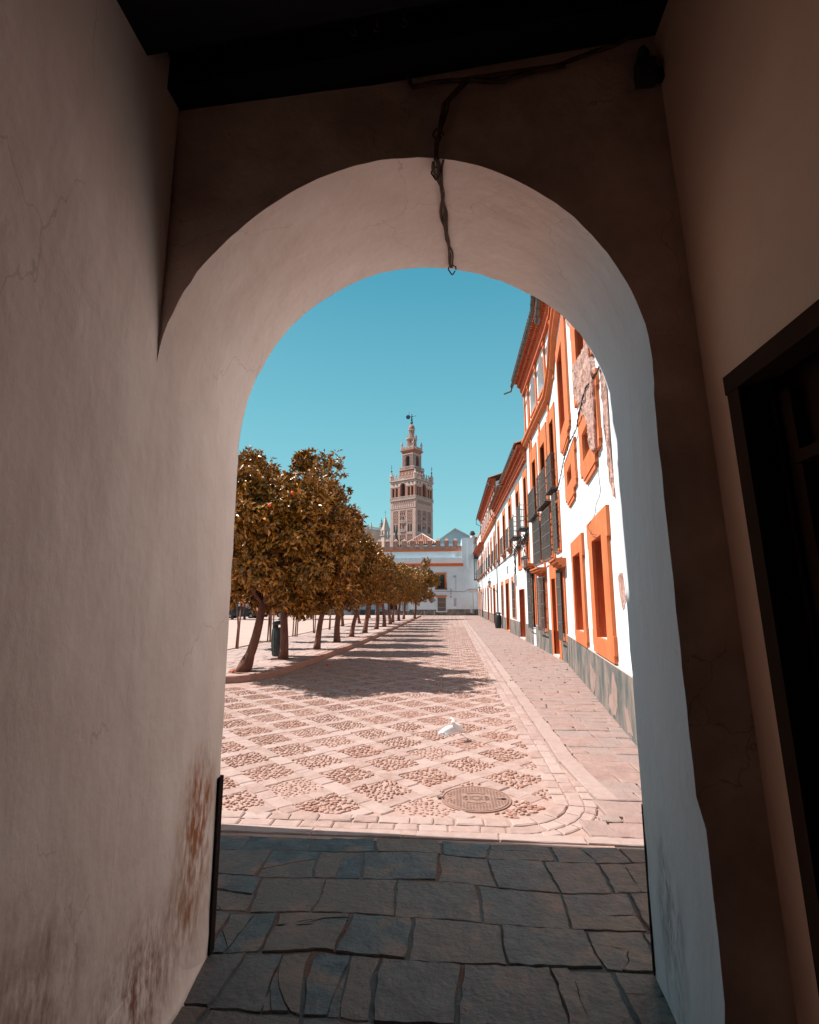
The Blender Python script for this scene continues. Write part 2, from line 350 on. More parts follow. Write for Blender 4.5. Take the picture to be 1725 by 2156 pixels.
def slates(mb, x0, x1, y0, y1, mi=1):
    """worn irregular slates: rows wander, some stones are cracked in two or three"""
    def warp(p):
        n_ = noise.noise_vector(Vector((p[0]*1.6, p[1]*1.6, 3.1)))*.07+noise.noise_vector(Vector((p[0]*6, p[1]*6, 8)))*.009
        return (min(max(p[0]+n_.x, x0), x1), min(p[1]+n_.y*.8, y1))
    def emit(P, lvl=0):
        xs = [p[0] for p in P]; cx = sum(xs)/len(xs); w_ = max(xs)-min(xs)
        prob = (.62 if cx < -.45 else .16 if cx < .75 else .6)*(1, .55, .3)[lvl] if lvl < 3 else 0
        if w_ > .12 and random.random() < prob and len(P) >= 3:
            n = len(P); i = random.randrange(n); j = (i+n//2) % n
            if i > j: i, j = j, i
            t1, t2 = random.uniform(.25, .75), random.uniform(.25, .75)
            a = tuple(P[i][k]+(P[(i+1) % n][k]-P[i][k])*t1 for k in (0, 1)); b = tuple(P[j][k]+(P[(j+1) % n][k]-P[j][k])*t2 for k in (0, 1))
            m_ = tuple((a[k]+b[k])/2+random.uniform(-.02, .02) for k in (0, 1)); g = .006
            q1 = P[:i+1]+[a, m_, b]+P[j+1:]; q2 = [a]+P[i+1:j+1]+[b, m_]
            for Q in (q1, q2):
                c = (sum(p[0] for p in Q)/len(Q), sum(p[1] for p in Q)/len(Q))
                emit([(c[0]+(p[0]-c[0])*.985, c[1]+(p[1]-c[1])*.985) for p in Q], lvl+1)
            return
        pts = []
        n = len(P)
        for i in range(n):
            a, b = P[i], P[(i+1) % n]; k = max(1, int(math.dist(a, b)/.045))
            for q in range(k):
                t = q/k; pts.append(warp((a[0]+(b[0]-a[0])*t+random.uniform(-.006, .006), a[1]+(b[1]-a[1])*t+random.uniform(-.006, .006))))
        stone(mb, pts, .001+random.uniform(-.004, .004), -.016, .0035, mi, 0, 1)
    y = y0
    while y < y1-1e-3:
        h = random.uniform(.25, .36)
        if y1-y-h < .16: h = y1-y
        x = x0-random.uniform(0, .2)
        while x < x1:
            wd = random.uniform(.27, .46); g = random.uniform(.001, .005); c_ = [random.uniform(0, .018) for _ in range(4)]
            emit([(x+g+c_[0], y+g), (x+wd-g, y+g+c_[1]*.6), (x+wd-g-c_[2]*.7, y+h-g), (x+g, y+h-g-c_[3]*.7)]); x += wd
        y += h
X_A = lambda Y: (2.226+.1188*(Y-7.739)) if Y < 14.2 else (2.994+.036*min(1, (Y-14.2)/.8))
fx = X_A

gm = MB(); gm.quad((-900, -60, -.06), (900, -60, -.06), (900, 1500, -.06), (-900, 1500, -.06))
gm.build('ground', earth, kind='structure')

# street: mortar bed, slab lattice, pebble diamonds, border rows
st = MB()
st.add([(-30, 3.84, -.003), (1.055, 3.84, -.003), (1.055, 61, -.003), (-30, 61, -.003)], [(0, 1, 2, 3)], 0)
PX, PY, X00, Y00 = .765, .765, -.225, 5.17
hw_in = .270
def kerbx(Y): return (-3.30-.5*max(0, min(1, (14-Y)/3.5))) if Y > 10.0 else -30
def in_street(x, y):
    if y < 4.27 or x > .80: return False
    if x > .33 and y < 4.72 and math.hypot(x-.33, y-4.72) > .44: return False
    if y > 9.9 and x < kerbx(y)+.08: return False
    if x < -5.2-.3*(y > 12): return False
    return True
MH = (.18, 4.645, .285)
def near_mh(x, y, r): return math.hypot(x-MH[0], y-MH[1]) < r
for j in range(-3, 150):
    for i in range(-14, 5):
        cx_ = X00+i*PX/2; cy_ = Y00+j*PY/2
        if (i+j) % 2: continue
        if cy_ > 60.5 or cy_ < 4.1: continue
        # pebbles of this diamond
        if cy_ < 34:
            near = cy_ < 9; mid = cy_ < 16
            nspace = .043 if near else (.055 if mid else .085)
            rows = int(hw_in*2/nspace); rs_ = random.Random(i*997+j); fill = rs_.choice((.62, .8, .95, 1, 1.08)); sunk = rs_.choice((.35, .7, 1, 1)); ang0 = rs_.uniform(-.2, 1.1)
            for a in range(rows):
                for b in range(rows):
                    u = -hw_in+(a+.5)*nspace+random.uniform(-.014, .014); v = -hw_in+(b+.5)*nspace+random.uniform(-.014, .014)
                    if (a % 2): v += nspace/2
                    if abs(u)+abs(v) > hw_in+.004: continue
                    x, y = cx_+u, cy_+v
                    if not in_street(x, y) or near_mh(x, y, MH[2]+.02): continue
                    L_ = random.uniform(.34, .70)*nspace*fill; W_ = L_*random.uniform(.5, .8); ang = random.gauss(ang0, .45)
                    hh = random.uniform(.004, .013)*sunk+.002
                    ca, sa = math.cos(ang), math.sin(ang); n = 7 if near else 5
                    vs = []
                    for ring, (rr, zz) in enumerate(((1, -.012), (.86, hh*.62), (.45, hh))):
                        if ring == 2 and not near: continue
                        for k in range(n):
                            t = 2*PI*k/n+ang; px, py = math.cos(t)*L_*rr, math.sin(t)*W_*rr
                            vs.append((x+px*ca-py*sa, y+px*sa+py*ca, zz))
                    nr = len(vs)//n
                    vs.append((x, y, hh*1.08)); fs = []
                    for q in range(nr-1):
                        for k in range(n): fs.append((q*n+k, q*n+(k+1) % n, (q+1)*n+(k+1) % n, (q+1)*n+k))
                    for k in range(n): fs.append(((nr-1)*n+k, (nr-1)*n+(k+1) % n, len(vs)-1))
                    st.add(vs, fs, 2)
        # slab bands: along the two lower edges of the diamond cell
        for sgn in (1, -1):
            # band centre line from (cx - .., cy) to ...: midpoints of lattice edges
            ax, ay = cx_-PX/2*0, cy_-PY/2; bx_, by_ = cx_+sgn*PX/2, cy_
            dx, dy = (bx_-ax), (by_-ay); Ln = math.hypot(dx, dy); dx /= Ln; dy /= Ln; nx, ny = -dy, dx
            half = .074
            t0, t1 = (half, Ln-half) if sgn > 0 else (-half, Ln+half)
            cuts = [t0, t0+(t1-t0)*random.uniform(.4, .6), t1]
            if sgn < 0: cuts = [t0, t0+(t1-t0)*.33+random.uniform(-.04, .04), t0+(t1-t0)*.66+random.uniform(-.04, .04), t1]
            for q in range(len(cuts)-1):
                a, b = cuts[q]+.004, cuts[q+1]-.004
                mx_, my_ = ax+dx*(a+b)/2, ay+dy*(a+b)/2
                if not in_street(mx_, my_) or near_mh(mx_, my_, MH[2]+.06): continue
                h1 = half+random.uniform(-.018, .008); h2 = half+random.uniform(-.018, .008)
                poly = [(ax+dx*a-nx*h1, ay+dy*a-ny*h1), (ax+dx*b-nx*h2, ay+dy*b-ny*h2), (ax+dx*b+nx*h1, ay+dy*b+ny*h1), (ax+dx*a+nx*h2, ay+dy*a+ny*h2)]
                stone(st, poly, .004 if cy_ > 12 else .006, -.014, .008, 1, .003 if cy_ < 14 else 0, 3 if cy_ < 14 else 1)
# border rows following the rounded corner
def border_path(off):
    """points (x,y) of the border line, off = distance outward from the street"""
    pts = [(-7.2, 4.24-off)]
    x = -7.2
    while x < .25: x += .1; pts.append((x, 4.24-off))
    for k in range(0, 19):
        a = -PI/2+PI/2*k/18; r = .46+off; pts.append((.34+r*math.cos(a), 4.70+r*math.sin(a)))
    y = 4.75
    while y < 60: y += .1 if y < 14 else .5; pts.append((.80+off, y))
    return pts
def row(mb, off0, off1, lw, gap, zt, mi, wob=.003, ymax=60, sub=3):
    a, b = border_path(off0), border_path(off1)
    cum = [0]
    for i in range(1, len(a)): cum.append(cum[-1]+math.hypot((a[i][0]+b[i][0]-a[i-1][0]-b[i-1][0])/2, (a[i][1]+b[i][1]-a[i-1][1]-b[i-1][1])/2))
    def at(P, s):
        k = int(np.searchsorted(cum, s)); k = min(max(k, 1), len(cum)-1)
        t = (s-cum[k-1])/(cum[k]-cum[k-1]+1e-9); return (P[k-1][0]+(P[k][0]-P[k-1][0])*t, P[k-1][1]+(P[k][1]-P[k-1][1])*t)
    s = random.uniform(0, .2)
    while s < cum[-1]-.4:
        l = random.uniform(*lw); y_here = at(a, s)[1]
        if y_here > 16: l = max(l, .4)
        if y_here > ymax: break
        m = at(a, s+l/2); m2 = at(b, s+l/2)
        g = gap/2
        P = [at(b, s+g), at(b, s+l/2), at(b, s+l-g), at(a, s+l-g), at(a, s+l/2), at(a, s+g)]
        sh = [random.uniform(-.005, .005) for _ in P]
        P = [(p[0]+q, p[1]+q) for p, q in zip(P, sh)]
        stone(mb, P, zt, -.014, .012, mi, wob, 2 if y_here < 14 else 1)
        s += l
row(st, .005, .118, (.15, .27), .014, .010, 1)
row(st, .128, .238, (.16, .30), .014, .008, 1)
row(st, .25, .335, (.10, .18), .016, .008, 1, ymax=5.15)
street = st.build('street', [mortar, stone_slab, pebble_m], kind='structure', fix=False)

# sidewalk with its own kerb stones
sw = MB()
sw.add([(1.045, 3.84, -.010), (3.2, 3.84, -.010), (3.2, 61.5, -.010), (1.045, 61.5, -.010)], [(0, 1, 2, 3)], 0)
y = 4.66
while y < 60:
    l = random.uniform(.7, 1.05)
    xk = 1.06+(.10*max(0, (5.6-y))) if y < 5.6 else 1.06
    stone(sw, [(xk, y+.004), (xk+.17, y+.004), (1.235 if y > 4.6 else 1.3, y+l-.004), (1.065, y+l-.004)], .022, -.01, .008, 1, .001, 2); y += l
flags(sw, lambda Y: 1.245 if Y > 4.62 else .34+math.sqrt(max(0, .82**2-(4.7-Y)**2)), lambda Y: X_A(Y)-.01, 3.98, 20, (.13, .34), (.16, .52), .045, .006, .016, -.01, 2, 4, .008)
flags(sw, lambda Y: 1.245, lambda Y: X_A(Y)-.01, 20, 61, (.4, .7), (.4, .7), .02, .014, .016, -.01, 2, 1, 0)
sw.build('sidewalk', [mortar, stone_kerb, flag], kind='structure', fix=False)

# passage floor: big worn slates + pale threshold kerb
pf = MB()
pf.add([(-7.5, -4.2, -.007), (1.9, -4.2, -.007), (1.9, 3.99, -.007), (-7.5, 3.99, -.007)], [(0, 1, 2, 3)], 0)
x = -7.3
while x < 1.75:
    l = random.uniform(.55, .85)
    if x+l < 1.75: stone(pf, [(x+.004, 3.885), (x+l-.004, 3.885), (x+l-.004, 3.99), (x+.004, 3.99)], .010, -.012, .006, 2, .002, 4)
    x += l
slates(pf, -1.78, 1.74, 1.2, 3.875)
flags(pf, lambda Y: -1.25, lambda Y: 1.12, -4.0, 1.2, (.3, .4), (.35, .5), .03, .016, .006, -.012, 1, 2, .004, .014)
pf.build('passage_floor', [slate_joint, slate, stone_kerb], kind='structure', fix=False)

# raised tree strip and sandy plaza
ZS = .12
KP = [(-9.5, 10.32), (-4.6, 10.36), (-4.32, 10.46), (-4.02, 10.74), (-3.86, 11.2), (-3.74, 12.2), (-3.62, 14.0), (-3.45, 18), (-3.36, 24), (-3.30, 40), (-3.28, 57.5)]
pl = MB()
pl.add([(p[0]-.0, p[1]+.0, ZS) for p in KP[1:]]+[(-6.75, 57.5, ZS), (-6.75, 30, ZS), (-6.9, 10.36, ZS)], [tuple(range(len(KP)+2))[::-1]], 0)
pl.add([(-6.9, 10.33, ZS-.002), (-6.75, 30, ZS-.002), (-6.75, 57.5, ZS-.002), (-60, 57.5, ZS-.002), (-60, 10.33, ZS-.002)], [(0, 1, 2, 3, 4)], 2)
def lerpkx(Y):
    for a, b in zip(KP[3:], KP[4:]):
        if a[1] <= Y <= b[1]: return a[0]+(b[0]-a[0])*(Y-a[1])/(b[1]-a[1])
    return KP[3][0] if Y > 10.74 else -4.5
flags(pl, lambda Y: -6.85, lambda Y: lerpkx(Y)-.2, 10.9, 26, (.28, .34), (.28, .5), .008, .014, ZS+.008, ZS-.01, 1, 1, 0, .004)
flags(pl, lambda Y: -6.85, lambda Y: lerpkx(Y)-.2, 26, 57, (.6, .8), (.6, .9), .008, .016, ZS+.008, ZS-.01, 1, 1, 0, .004)
y = 11.0
while y < 56: pl.box(-6.93+.002*y, -6.86+.002*y, y, y+.38, ZS-.05, ZS+.03, 3); y += .4
pl.build('plaza', [strip_m, strip_m, sand, kerb_red], kind='structure', fix=False)
kb = MB()
def kerb_run(P):
    cum = [0]
    for a, b in zip(P, P[1:]): cum.append(cum[-1]+math.dist(a, b))
    def at(s):
        s = max(0, min(s, cum[-1])); k = min(max(int(np.searchsorted(cum, s)), 1), len(P)-1); t = (s-cum[k-1])/(cum[k]-cum[k-1])
        p = Vector(P[k-1]).lerp(Vector(P[k]), t); d = (Vector(P[k])-Vector(P[k-1])).normalized(); return p, Vector((-d.y, d.x))
    s = 4.2
    while s < cum[-1]-.2:
        l = random.uniform(.55, .95); rows = []
        for t in (s+.004, s+l*.5, s+l-.004):
            p, n = at(t); rows.append((p, n))
        vs = []
        for p, n in rows:
            for d, z in ((0, -.02), (-.012, ZS-.02), (.0, ZS+.012), (.17, ZS+.012), (.17, -.02)):
                q = p+n*(d); vs.append((q.x, q.y, z))
        fs = []
        for i in range(2):
            for k in range(5): fs.append((i*5+k, i*5+(k+1) % 5, (i+1)*5+(k+1) % 5, (i+1)*5+k))
        fs += [tuple(range(5)), tuple(range(10, 15))[::-1]]
        kb.add(vs, fs); s += l
kerb_run(KP)
kb.build('kerb', kerb_red, kind='structure')

# ------------------------------------------------------------------ gatehouse
gate = thing('gatehouse', 'plastered gatehouse passage in shadow with round arched opening framing the street', 'gatehouse', (0, 1.9, 0))
YI, YO = 1.88, 2.63
yi = lambda x: 1.83+.055*max(0, min(1, (x+1.14)/1.0))
prof_o = [(-1.13, 2.3), (-1.11, 2.6), (-1.076, 2.743), (-1.004, 2.907), (-.852, 3.127), (-.641, 3.29), (-.375, 3.407), (-.109, 3.427), (.152, 3.378), (.405, 3.26), (.60, 3.117), (.738, 2.92), (.812, 2.732), (.83, 2.5)]
prof_i = [(-1.137, 2.5), (-1.125, 2.62), (-1.10, 2.70), (-1.028, 2.866), (-.848, 3.09), (-.662, 3.246), (-.469, 3.35), (-.273, 3.408), (-.066, 3.410), (.12, 3.364), (.308, 3.262), (.487, 3.113), (.653, 2.872), (.722, 2.708), (.747, 2.59), (.752, 2.35)]
CZ, CX = 2.35, -.17
def polar(prof):
    ps = sorted((math.atan2(z-CZ, x-CX), math.hypot(x-CX, z-CZ)) for x, z in prof)
    A = [p[0] for p in ps]; R_ = [p[1] for p in ps]
    return lambda a: float(np.interp(a, A, R_)) if a > .05 and a < PI-.05 else float(np.interp(a, A, R_))
po, pi_ = polar([(x, max(z, CZ)) for x, z in prof_o]), polar([(x, max(z, CZ)) for x, z in prof_i])
angs = sorted([PI*k/64 for k in range(65)])
def jag(i, s): return noise.noise(Vector((i*.37, s, 0)))*.006
outl_i = []; outl_o = []
for k in range(24):                          # right jamb from the ground up
    z = CZ*k/24; outl_i.append((.80-.05*(z/CZ)+jag(k*3, 1)+(.02 if z < .9 else 0)*(1 if z > .3 else .4), z)); outl_o.append((.855-.02*(z/CZ)+jag(k*3, 9)*.6, z))
for a in angs:
    r1_, r2_ = pi_(a)+jag(a*40, 3), po(a)+jag(a*40, 5)
    outl_i.append((CX+r1_*math.cos(a), CZ+r1_*math.sin(a))); outl_o.append((CX+r2_*math.cos(a), CZ+r2_*math.sin(a)))
for k in range(24):
    z = CZ*(1-(k+1)/24); outl_i.append((-1.137, z)); outl_o.append((-1.13+jag(k*3, 7)*.6, z))
def rect_hit(x, z, x0=-1.5, x1=2.2, z1=6.0):
    dx, dz = x-CX, max(z-CZ, 0)
    if z <= CZ: return (x1 if x > CX else x0, z)
    t = 1e9
    if dx > 1e-6: t = min(t, (x1-CX)/dx)
    if dx < -1e-6: t = min(t, (x0-CX)/dx)
    if dz > 1e-6: t = min(t, (z1-CZ)/dz)
    return (CX+dx*t, CZ+dz*t)
aw = MB(); n = len(outl_i); ns = 6
vs = []
for i in range(n):
    for k in range(ns+1):
        t = k/ns; y0i = yi(outl_i[i][0]); y = y0i+(YO-y0i)*t
        x = outl_i[i][0]*(1-t)+outl_o[i][0]*t; z = outl_i[i][1]*(1-t)+outl_o[i][1]*t
        w_ = noise.noise(Vector((x*2.2, y*2.2, z*2.2)))*.008*(0 if k == 0 else 1 if k < ns else .3)
        vs.append((x+w_*(1 if x > CX else -1), y, z+w_*.3))
aw.add(vs, [(i*(ns+1)+k, (i+1)*(ns+1)+k, (i+1)*(ns+1)+k+1, i*(ns+1)+k+1) for i in range(n-1) for k in range(ns)], 1)
for side, O, Y in ((0, outl_i, YI), (1, outl_o, YO)):
    vs = []
    for (x, z) in O:
        hx, hz = rect_hit(x, z)
        vs.append((x, yi(x) if side == 0 else Y, z)); vs.append((hx, yi(hx) if side == 0 else Y, hz))
    fs = [(2*i, 2*i+1, 2*i+3, 2*i+2) for i in range(n-1)]
    aw.add(vs, fs, 0 if side == 0 else 2)
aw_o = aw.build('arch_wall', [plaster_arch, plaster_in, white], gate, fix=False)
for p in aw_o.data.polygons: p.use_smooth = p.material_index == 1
lw_ = MB()                                    # left wall, gently uneven
ny, nz = 40, 34
vs = []
for i in range(ny+1):
    for k in range(nz+1):
        y = -4+(1.83+4)*i/ny; z = 4.6*k/nz
        b_ = noise.noise(Vector((y*1.3, z*1.3, 2)))*.008
        edge = min(1, max(0, 1-abs(y-1.83)/.3))
        vs.append((-1.137+b_*(1-edge), y, z))
lw_.add(vs, [(i*(nz+1)+k, (i+1)*(nz+1)+k, (i+1)*(nz+1)+k+1, i*(nz+1)+k+1) for i in range(ny) for k in range(nz)])
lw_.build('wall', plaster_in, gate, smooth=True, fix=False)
rw = MB()
xr = lambda z: 1.03-.04*z
DY0, DY1, DZ = .55, 1.69, 2.31
ys = [-4, DY0, DY1, YI+.02]; zs = [0, .8, 1.6, DZ, 3.2, 4.6]
for i in range(3):
    for k in range(5):
        if i == 1 and k < 3: continue
        rw.quad((xr(zs[k]), ys[i], zs[k]), (xr(zs[k]), ys[i+1], zs[k]), (xr(zs[k+1]), ys[i+1], zs[k+1]), (xr(zs[k+1]), ys[i], zs[k+1]))
for (y0_, y1_) in ((DY0, DY0), (DY1, DY1)):
    rw.quad((xr(0), y0_, 0), (xr(0)+.2, y0_, 0), (xr(DZ)+.2, y0_, DZ), (xr(DZ), y0_, DZ))
rw.quad((xr(DZ), DY0, DZ), (xr(DZ), DY1, DZ), (xr(DZ)+.2, DY1, DZ), (xr(DZ)+.2, DY0, DZ))
rw.build('wall', plaster_right, gate, fix=False)
bw = MB(); bw.box(-1.3, 1.3, -4.2, -4.0, 0, 4.6); bw.build('rear_fill_blocker', wood, gate)  # unseen dark panel added behind the camera to cut bounced fill light
ce = MB()
cz_ = lambda x: 3.83+.115*(x-.0)
yb = -4.0
for k in range(22):                            # boards
    y0_ = yb+k*.27; ce.add([(-1.3, y0_, cz_(-1.3)+.13), (1.3, y0_, cz_(1.3)+.13), (1.3, min(y0_+.262, YI), cz_(1.3)+.13), (-1.3, min(y0_+.262, YI), cz_(-1.3)+.13),
                               (-1.3, y0_, cz_(-1.3)+.17), (1.3, y0_, cz_(1.3)+.17), (1.3, min(y0_+.262, YI), cz_(1.3)+.17), (-1.3, min(y0_+.262, YI), cz_(-1.3)+.17)],
                              [(0, 1, 2, 3), (4, 5, 6, 7), (0, 1, 5, 4), (3, 2, 6, 7)]) if y0_ < YI else None
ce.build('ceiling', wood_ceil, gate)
for (y0_, y1_, dz) in ((1.74, 1.876, -.02), (1.22, 1.60, -.03), (.4, .7, -.03), (-.5, -.2, -.03), (-1.5, -1.2, -.03)):
    be = MB(); be.add([(-1.14, y0_, cz_(-1.14)+dz), (1.05, y0_, cz_(1.05)+dz), (1.05, y1_, cz_(1.05)+dz), (-1.14, y1_, cz_(-1.14)+dz),
                       (-1.14, y0_, cz_(-1.14)+.13), (1.05, y0_, cz_(1.05)+.13), (1.05, y1_, cz_(1.05)+.13), (-1.14, y1_, cz_(-1.14)+.13)],
                      [(0, 1, 2, 3), (4, 5, 6, 7), (0, 1, 5, 4), (1, 2, 6, 5), (2, 3, 7, 6), (3, 0, 4, 7)])
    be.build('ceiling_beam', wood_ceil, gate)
rf = MB(); rf.box(-6, 2.3, -4.3, YO-.02, 4.62, 4.9); rf.box(-6, -1.32, -4.3, YO-.02, 0, 4.62); rf.box(1.3, 2.3, -4.3, YO-.02, 0, 4.62)
rf.box(-6.5, 1.6, -.2, 2.5, 4.9, 6.3); rf.build('roof', white, gate)
wing = MB(); wing.box(-7, -1.80, YO+.005, 3.985, 0, 5.4); wing.build('side_wing', white, gate)
wfm = MB(); vs = []; PF = [(-1.16, .30), (-1.132, .24), (-1.120, .14), (-1.098, .07), (-1.05, .02), (-1.00, -.004), (-1.16, -.004)]
for k in range(41):
    y = -.5+3.08*k/40; q = noise.noise(Vector((y*5, 0, 0)))*.012; f_ = 1 if y < 2.3 else max(.15, 1-(y-2.3)/.35)
    for (a, b) in PF: vs.append((-1.137+(a+1.137)*f_*(1+q*8)*.38, y, b*(.8+.2*f_)))
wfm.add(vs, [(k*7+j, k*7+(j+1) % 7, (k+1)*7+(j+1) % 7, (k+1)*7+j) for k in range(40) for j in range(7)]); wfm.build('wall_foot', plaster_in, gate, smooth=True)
# iron corner guards
for nm, gx, top in (('l', -1.128, .765), ('r', .852, .69)):
    s_ = 1 if gx < 0 else -1
    g_ = MB(); g_.box(min(gx, gx+(.012 if s_ > 0 else -.004)), max(gx, gx+(.012 if s_ > 0 else -.004)), YO-(.032 if s_ > 0 else .006), YO+.012, .012, top); p_ = .010 if s_ > 0 else .002; g_.box(min(gx-.06*s_, gx+p_*s_), max(gx-.06*s_, gx+p_*s_), YO+.004, YO+.016, .012, top)
    g_.build('corner_guard', guard_m, gate)
# the wooden door on the right wall
X0d = xr(1.2)
fr = MB()
for (a, b, c, d) in ((DY1-.055, DY1+.01, 0, DZ+.02), (DY0-.02, DY0+.09, 0, DZ+.02)):
    fr.add([(xr(c)-.03, a, c), (xr(c)+.06, a, c), (xr(c)+.06, b, c), (xr(c)-.03, b, c), (xr(d)-.03, a, d), (xr(d)+.06, a, d), (xr(d)+.06, b, d), (xr(d)-.03, b, d)],
           [(0, 3, 2, 1), (4, 5, 6, 7), (0, 1, 5, 4), (1, 2, 6, 5), (2, 3, 7, 6), (3, 0, 4, 7)])
a, b = DZ-.045, DZ+.017
fr.add([(xr(a)-.034, DY0, a), (xr(a)+.05, DY0, a), (xr(a)+.05, DY1+.014, a), (xr(a)-.034, DY1+.014, a), (xr(b)-.034, DY0, b), (xr(b)+.05, DY0, b), (xr(b)+.05, DY1+.014, b), (xr(b)-.034, DY1+.014, b)],
       [(0, 3, 2, 1), (4, 5, 6, 7), (0, 1, 5, 4), (1, 2, 6, 5), (2, 3, 7, 6), (3, 0, 4, 7)])
door = fr.build('door', wood, gate)
dp = MB(); dp.quad((xr(0)+.11, DY0, 0), (xr(0)+.11, DY1, 0), (xr(DZ)+.11, DY1, DZ), (xr(DZ)+.11, DY0, DZ))
for yy in (1.56, 1.40, 1.24, 1.08, .9): dp.add([(xr(0)+.075, yy, 0), (xr(0)+.11, yy, 0), (xr(0)+.11, yy+.05, 0), (xr(0)+.075, yy+.05, 0), (xr(DZ)+.075, yy, DZ-.08), (xr(DZ)+.11, yy, DZ-.08), (xr(DZ)+.11, yy+.05, DZ-.08), (xr(DZ)+.075, yy+.05, DZ-.08)],
       [(0, 1, 5, 4), (1, 2, 6, 5), (2, 3, 7, 6), (3, 0, 4, 7)])
for zz in (.5, 1.0, 1.5, 2.0): dp.box(xr(zz)+.062, xr(zz)+.10, DY0+.05, DY1-.1, zz, zz+.035)
dp.build('panel', wood, door, fix=False)

# old cables pinned over the arch
cb = MB()
def wig(P, n=6, a=.006, seed=0):
    out = []
    for p, q in zip(P, P[1:]):
        for k in range(n):
            t = k/n; v = Vector(p).lerp(Vector(q), t); r = noise.noise_vector(v*9+Vector((seed, 0, 0)))*a; out.append(tuple(v+r))
    out.append(P[-1]); return out
YC = YI-.018
cb.tube(wig([(1.0, YC-.3, 4.1), (.86, YC, 3.95), (.698, YC, 3.862), (.245, YC, 3.728), (.087, YC, 3.75)]), .008, 6)
cb.tube(wig([(.087, YC, 3.754), (-.134, YC, 3.739), (-.158, YC, 3.812), (-.236, YC, 3.806)], seed=3), .009, 6)
cb.tube(wig([(.5, YC, 3.78), (.1, YC, 3.752), (-.004, YC, 3.633), (-.02, YC, 3.52), (-.036, YC, 3.445), (-.04, YI+.0, 3.39)], seed=5), .010, 6)
cb.tube(wig([(.09, YC, 3.75), (.02, YC, 3.66), (-.028, YC, 3.50), (-.036, YC, 3.43)], seed=8, a=.012), .007, 6)
for sd, off in ((1, 0), (2, .012), (4, -.01), (6, .02), (9, -.004)):
    cb.tube(wig([(-.038+off, YI, 3.395), (-.04+off, 1.95, 3.398), (-.016, 2.07, 3.40), (-.012+off, 2.24, 3.40), (.01, 2.45, 3.405), (.027, 2.60, 3.41), (.03, 2.64, 3.43)], seed=sd, a=.019), .0048, 5)
for c_ in ((-.03, YC, 3.49), (-.04, 1.93, 3.375), (.028, 2.60, 3.385)):
    cb.tube([(c_[0]+.020*math.cos(a)+.004*math.sin(2*a), c_[1]+.006*math.sin(3*a), c_[2]+.026*math.sin(a)) for a in [2*PI*k/14 for k in range(14)]], .0038, 5)
tag(cb.build('cable_bundle', rope_m, smooth=True), 'frayed brown cables tied in loops over the crown of the arch', 'cable')
jb = MB(); jb.box(.775, .85, YI-.05, YI-.004, 3.66, 3.76); jb.lathe([(.02, 3.75), (.026, 3.79), (.015, 3.82)], .805, YI-.03, 8); jb.box(.84, .89, YI-.03, YI-.003, 3.68, 3.73)
tag(jb.build('junction_box', iron), 'small black electrical box on the wall at the top right of the arch', 'junction box')
for i, (hx, hy) in enumerate(((-.348, 1.66), (-.259, 1.66), (-.153, 1.66))):
    hk = MB(); zc = cz_(hx)-.03; hk.tube([(hx, hy, zc+.14), (hx, hy, zc+.03)]+[(hx+.012*math.sin(a), hy, zc+.012+.014*math.cos(a)) for a in [k*.5 for k in range(11)]], .003, 5)
    tag(hk.build('ceiling_hook', rope_m), ['leftmost of the three small rusty hooks in the dark ceiling', 'middle one of the three small rusty hooks in the dark ceiling', 'rightmost of the three small rusty hooks in the dark ceiling'][i], 'hook', 'rusty ceiling hooks')
# ------------------------------------------------------------------ right-hand terrace of houses
ff = lambda s, d, z: (fx(s)-d, s, z)          # facade coordinates: s along the street, d out from the wall, z up
def wall_grid(mb, s0, s1, z0, z1, holes, extra=(), mi=0):
    ss = sorted(set([s0, s1]+[h[0] for h in holes]+[h[1] for h in holes]+[e for e in list(extra)+[14.2, 15.0] if s0 < e < s1]))
    zs = sorted(set([z0, z1]+[h[2] for h in holes]+[h[3] for h in holes]))
    for a, b in zip(ss, ss[1:]):
        for c, d in zip(zs, zs[1:]):
            m, k = (a+b)/2, (c+d)/2
            if any(h[0] < m < h[1] and h[2] < k < h[3] for h in holes): continue
            mb.quad((a, 0, c), (b, 0, c), (b, 0, d), (a, 0, d), mi)
def reveal(mb, s0, s1, z0, z1, dep, mi=0, sill=None):
    mb.quad((s0, 0, z0), (s0, -dep, z0), (s0, -dep, z1), (s0, 0, z1), mi); mb.quad((s1, 0, z0), (s1, -dep, z0), (s1, -dep, z1), (s1, 0, z1), mi)
    mb.quad((s0, 0, z1), (s1, 0, z1), (s1, -dep, z1), (s0, -dep, z1), mi); mb.quad((s0, 0, z0), (s1, 0, z0), (s1, -dep, z0), (s0, -dep, z0), sill if sill is not None else mi)
def surround(mb, o, h, th=.05, mi=0, ear=None):
    """raised plaster band round an opening; o outer, h hole; ear=(width, drop) widens the head"""
    s0, s1, z0, z1 = o; a, b, c, d = h
    for (x0, x1, y0, y1) in ((s0, a, z0, z1), (b, s1, z0, z1), (a, b, d, z1), (a, b, z0, c)):
        if x1-x0 > .005 and y1-y0 > .005: mb.box(x0, x1, -.004, th, y0, y1, mi)
    if ear:
        w_, dr = ear
        mb.box(s0-w_, s0, -.004, th, z1-dr, z1, mi); mb.box(s1, s1+w_, -.004, th, z1-dr, z1, mi)
        mb.box(s0-w_*.6, s0, -.004, th, z0+.1, z0+.1+dr*.6, mi); mb.box(s1, s1+w_*.6, -.004, th, z0+.1, z0+.1+dr*.6, mi)
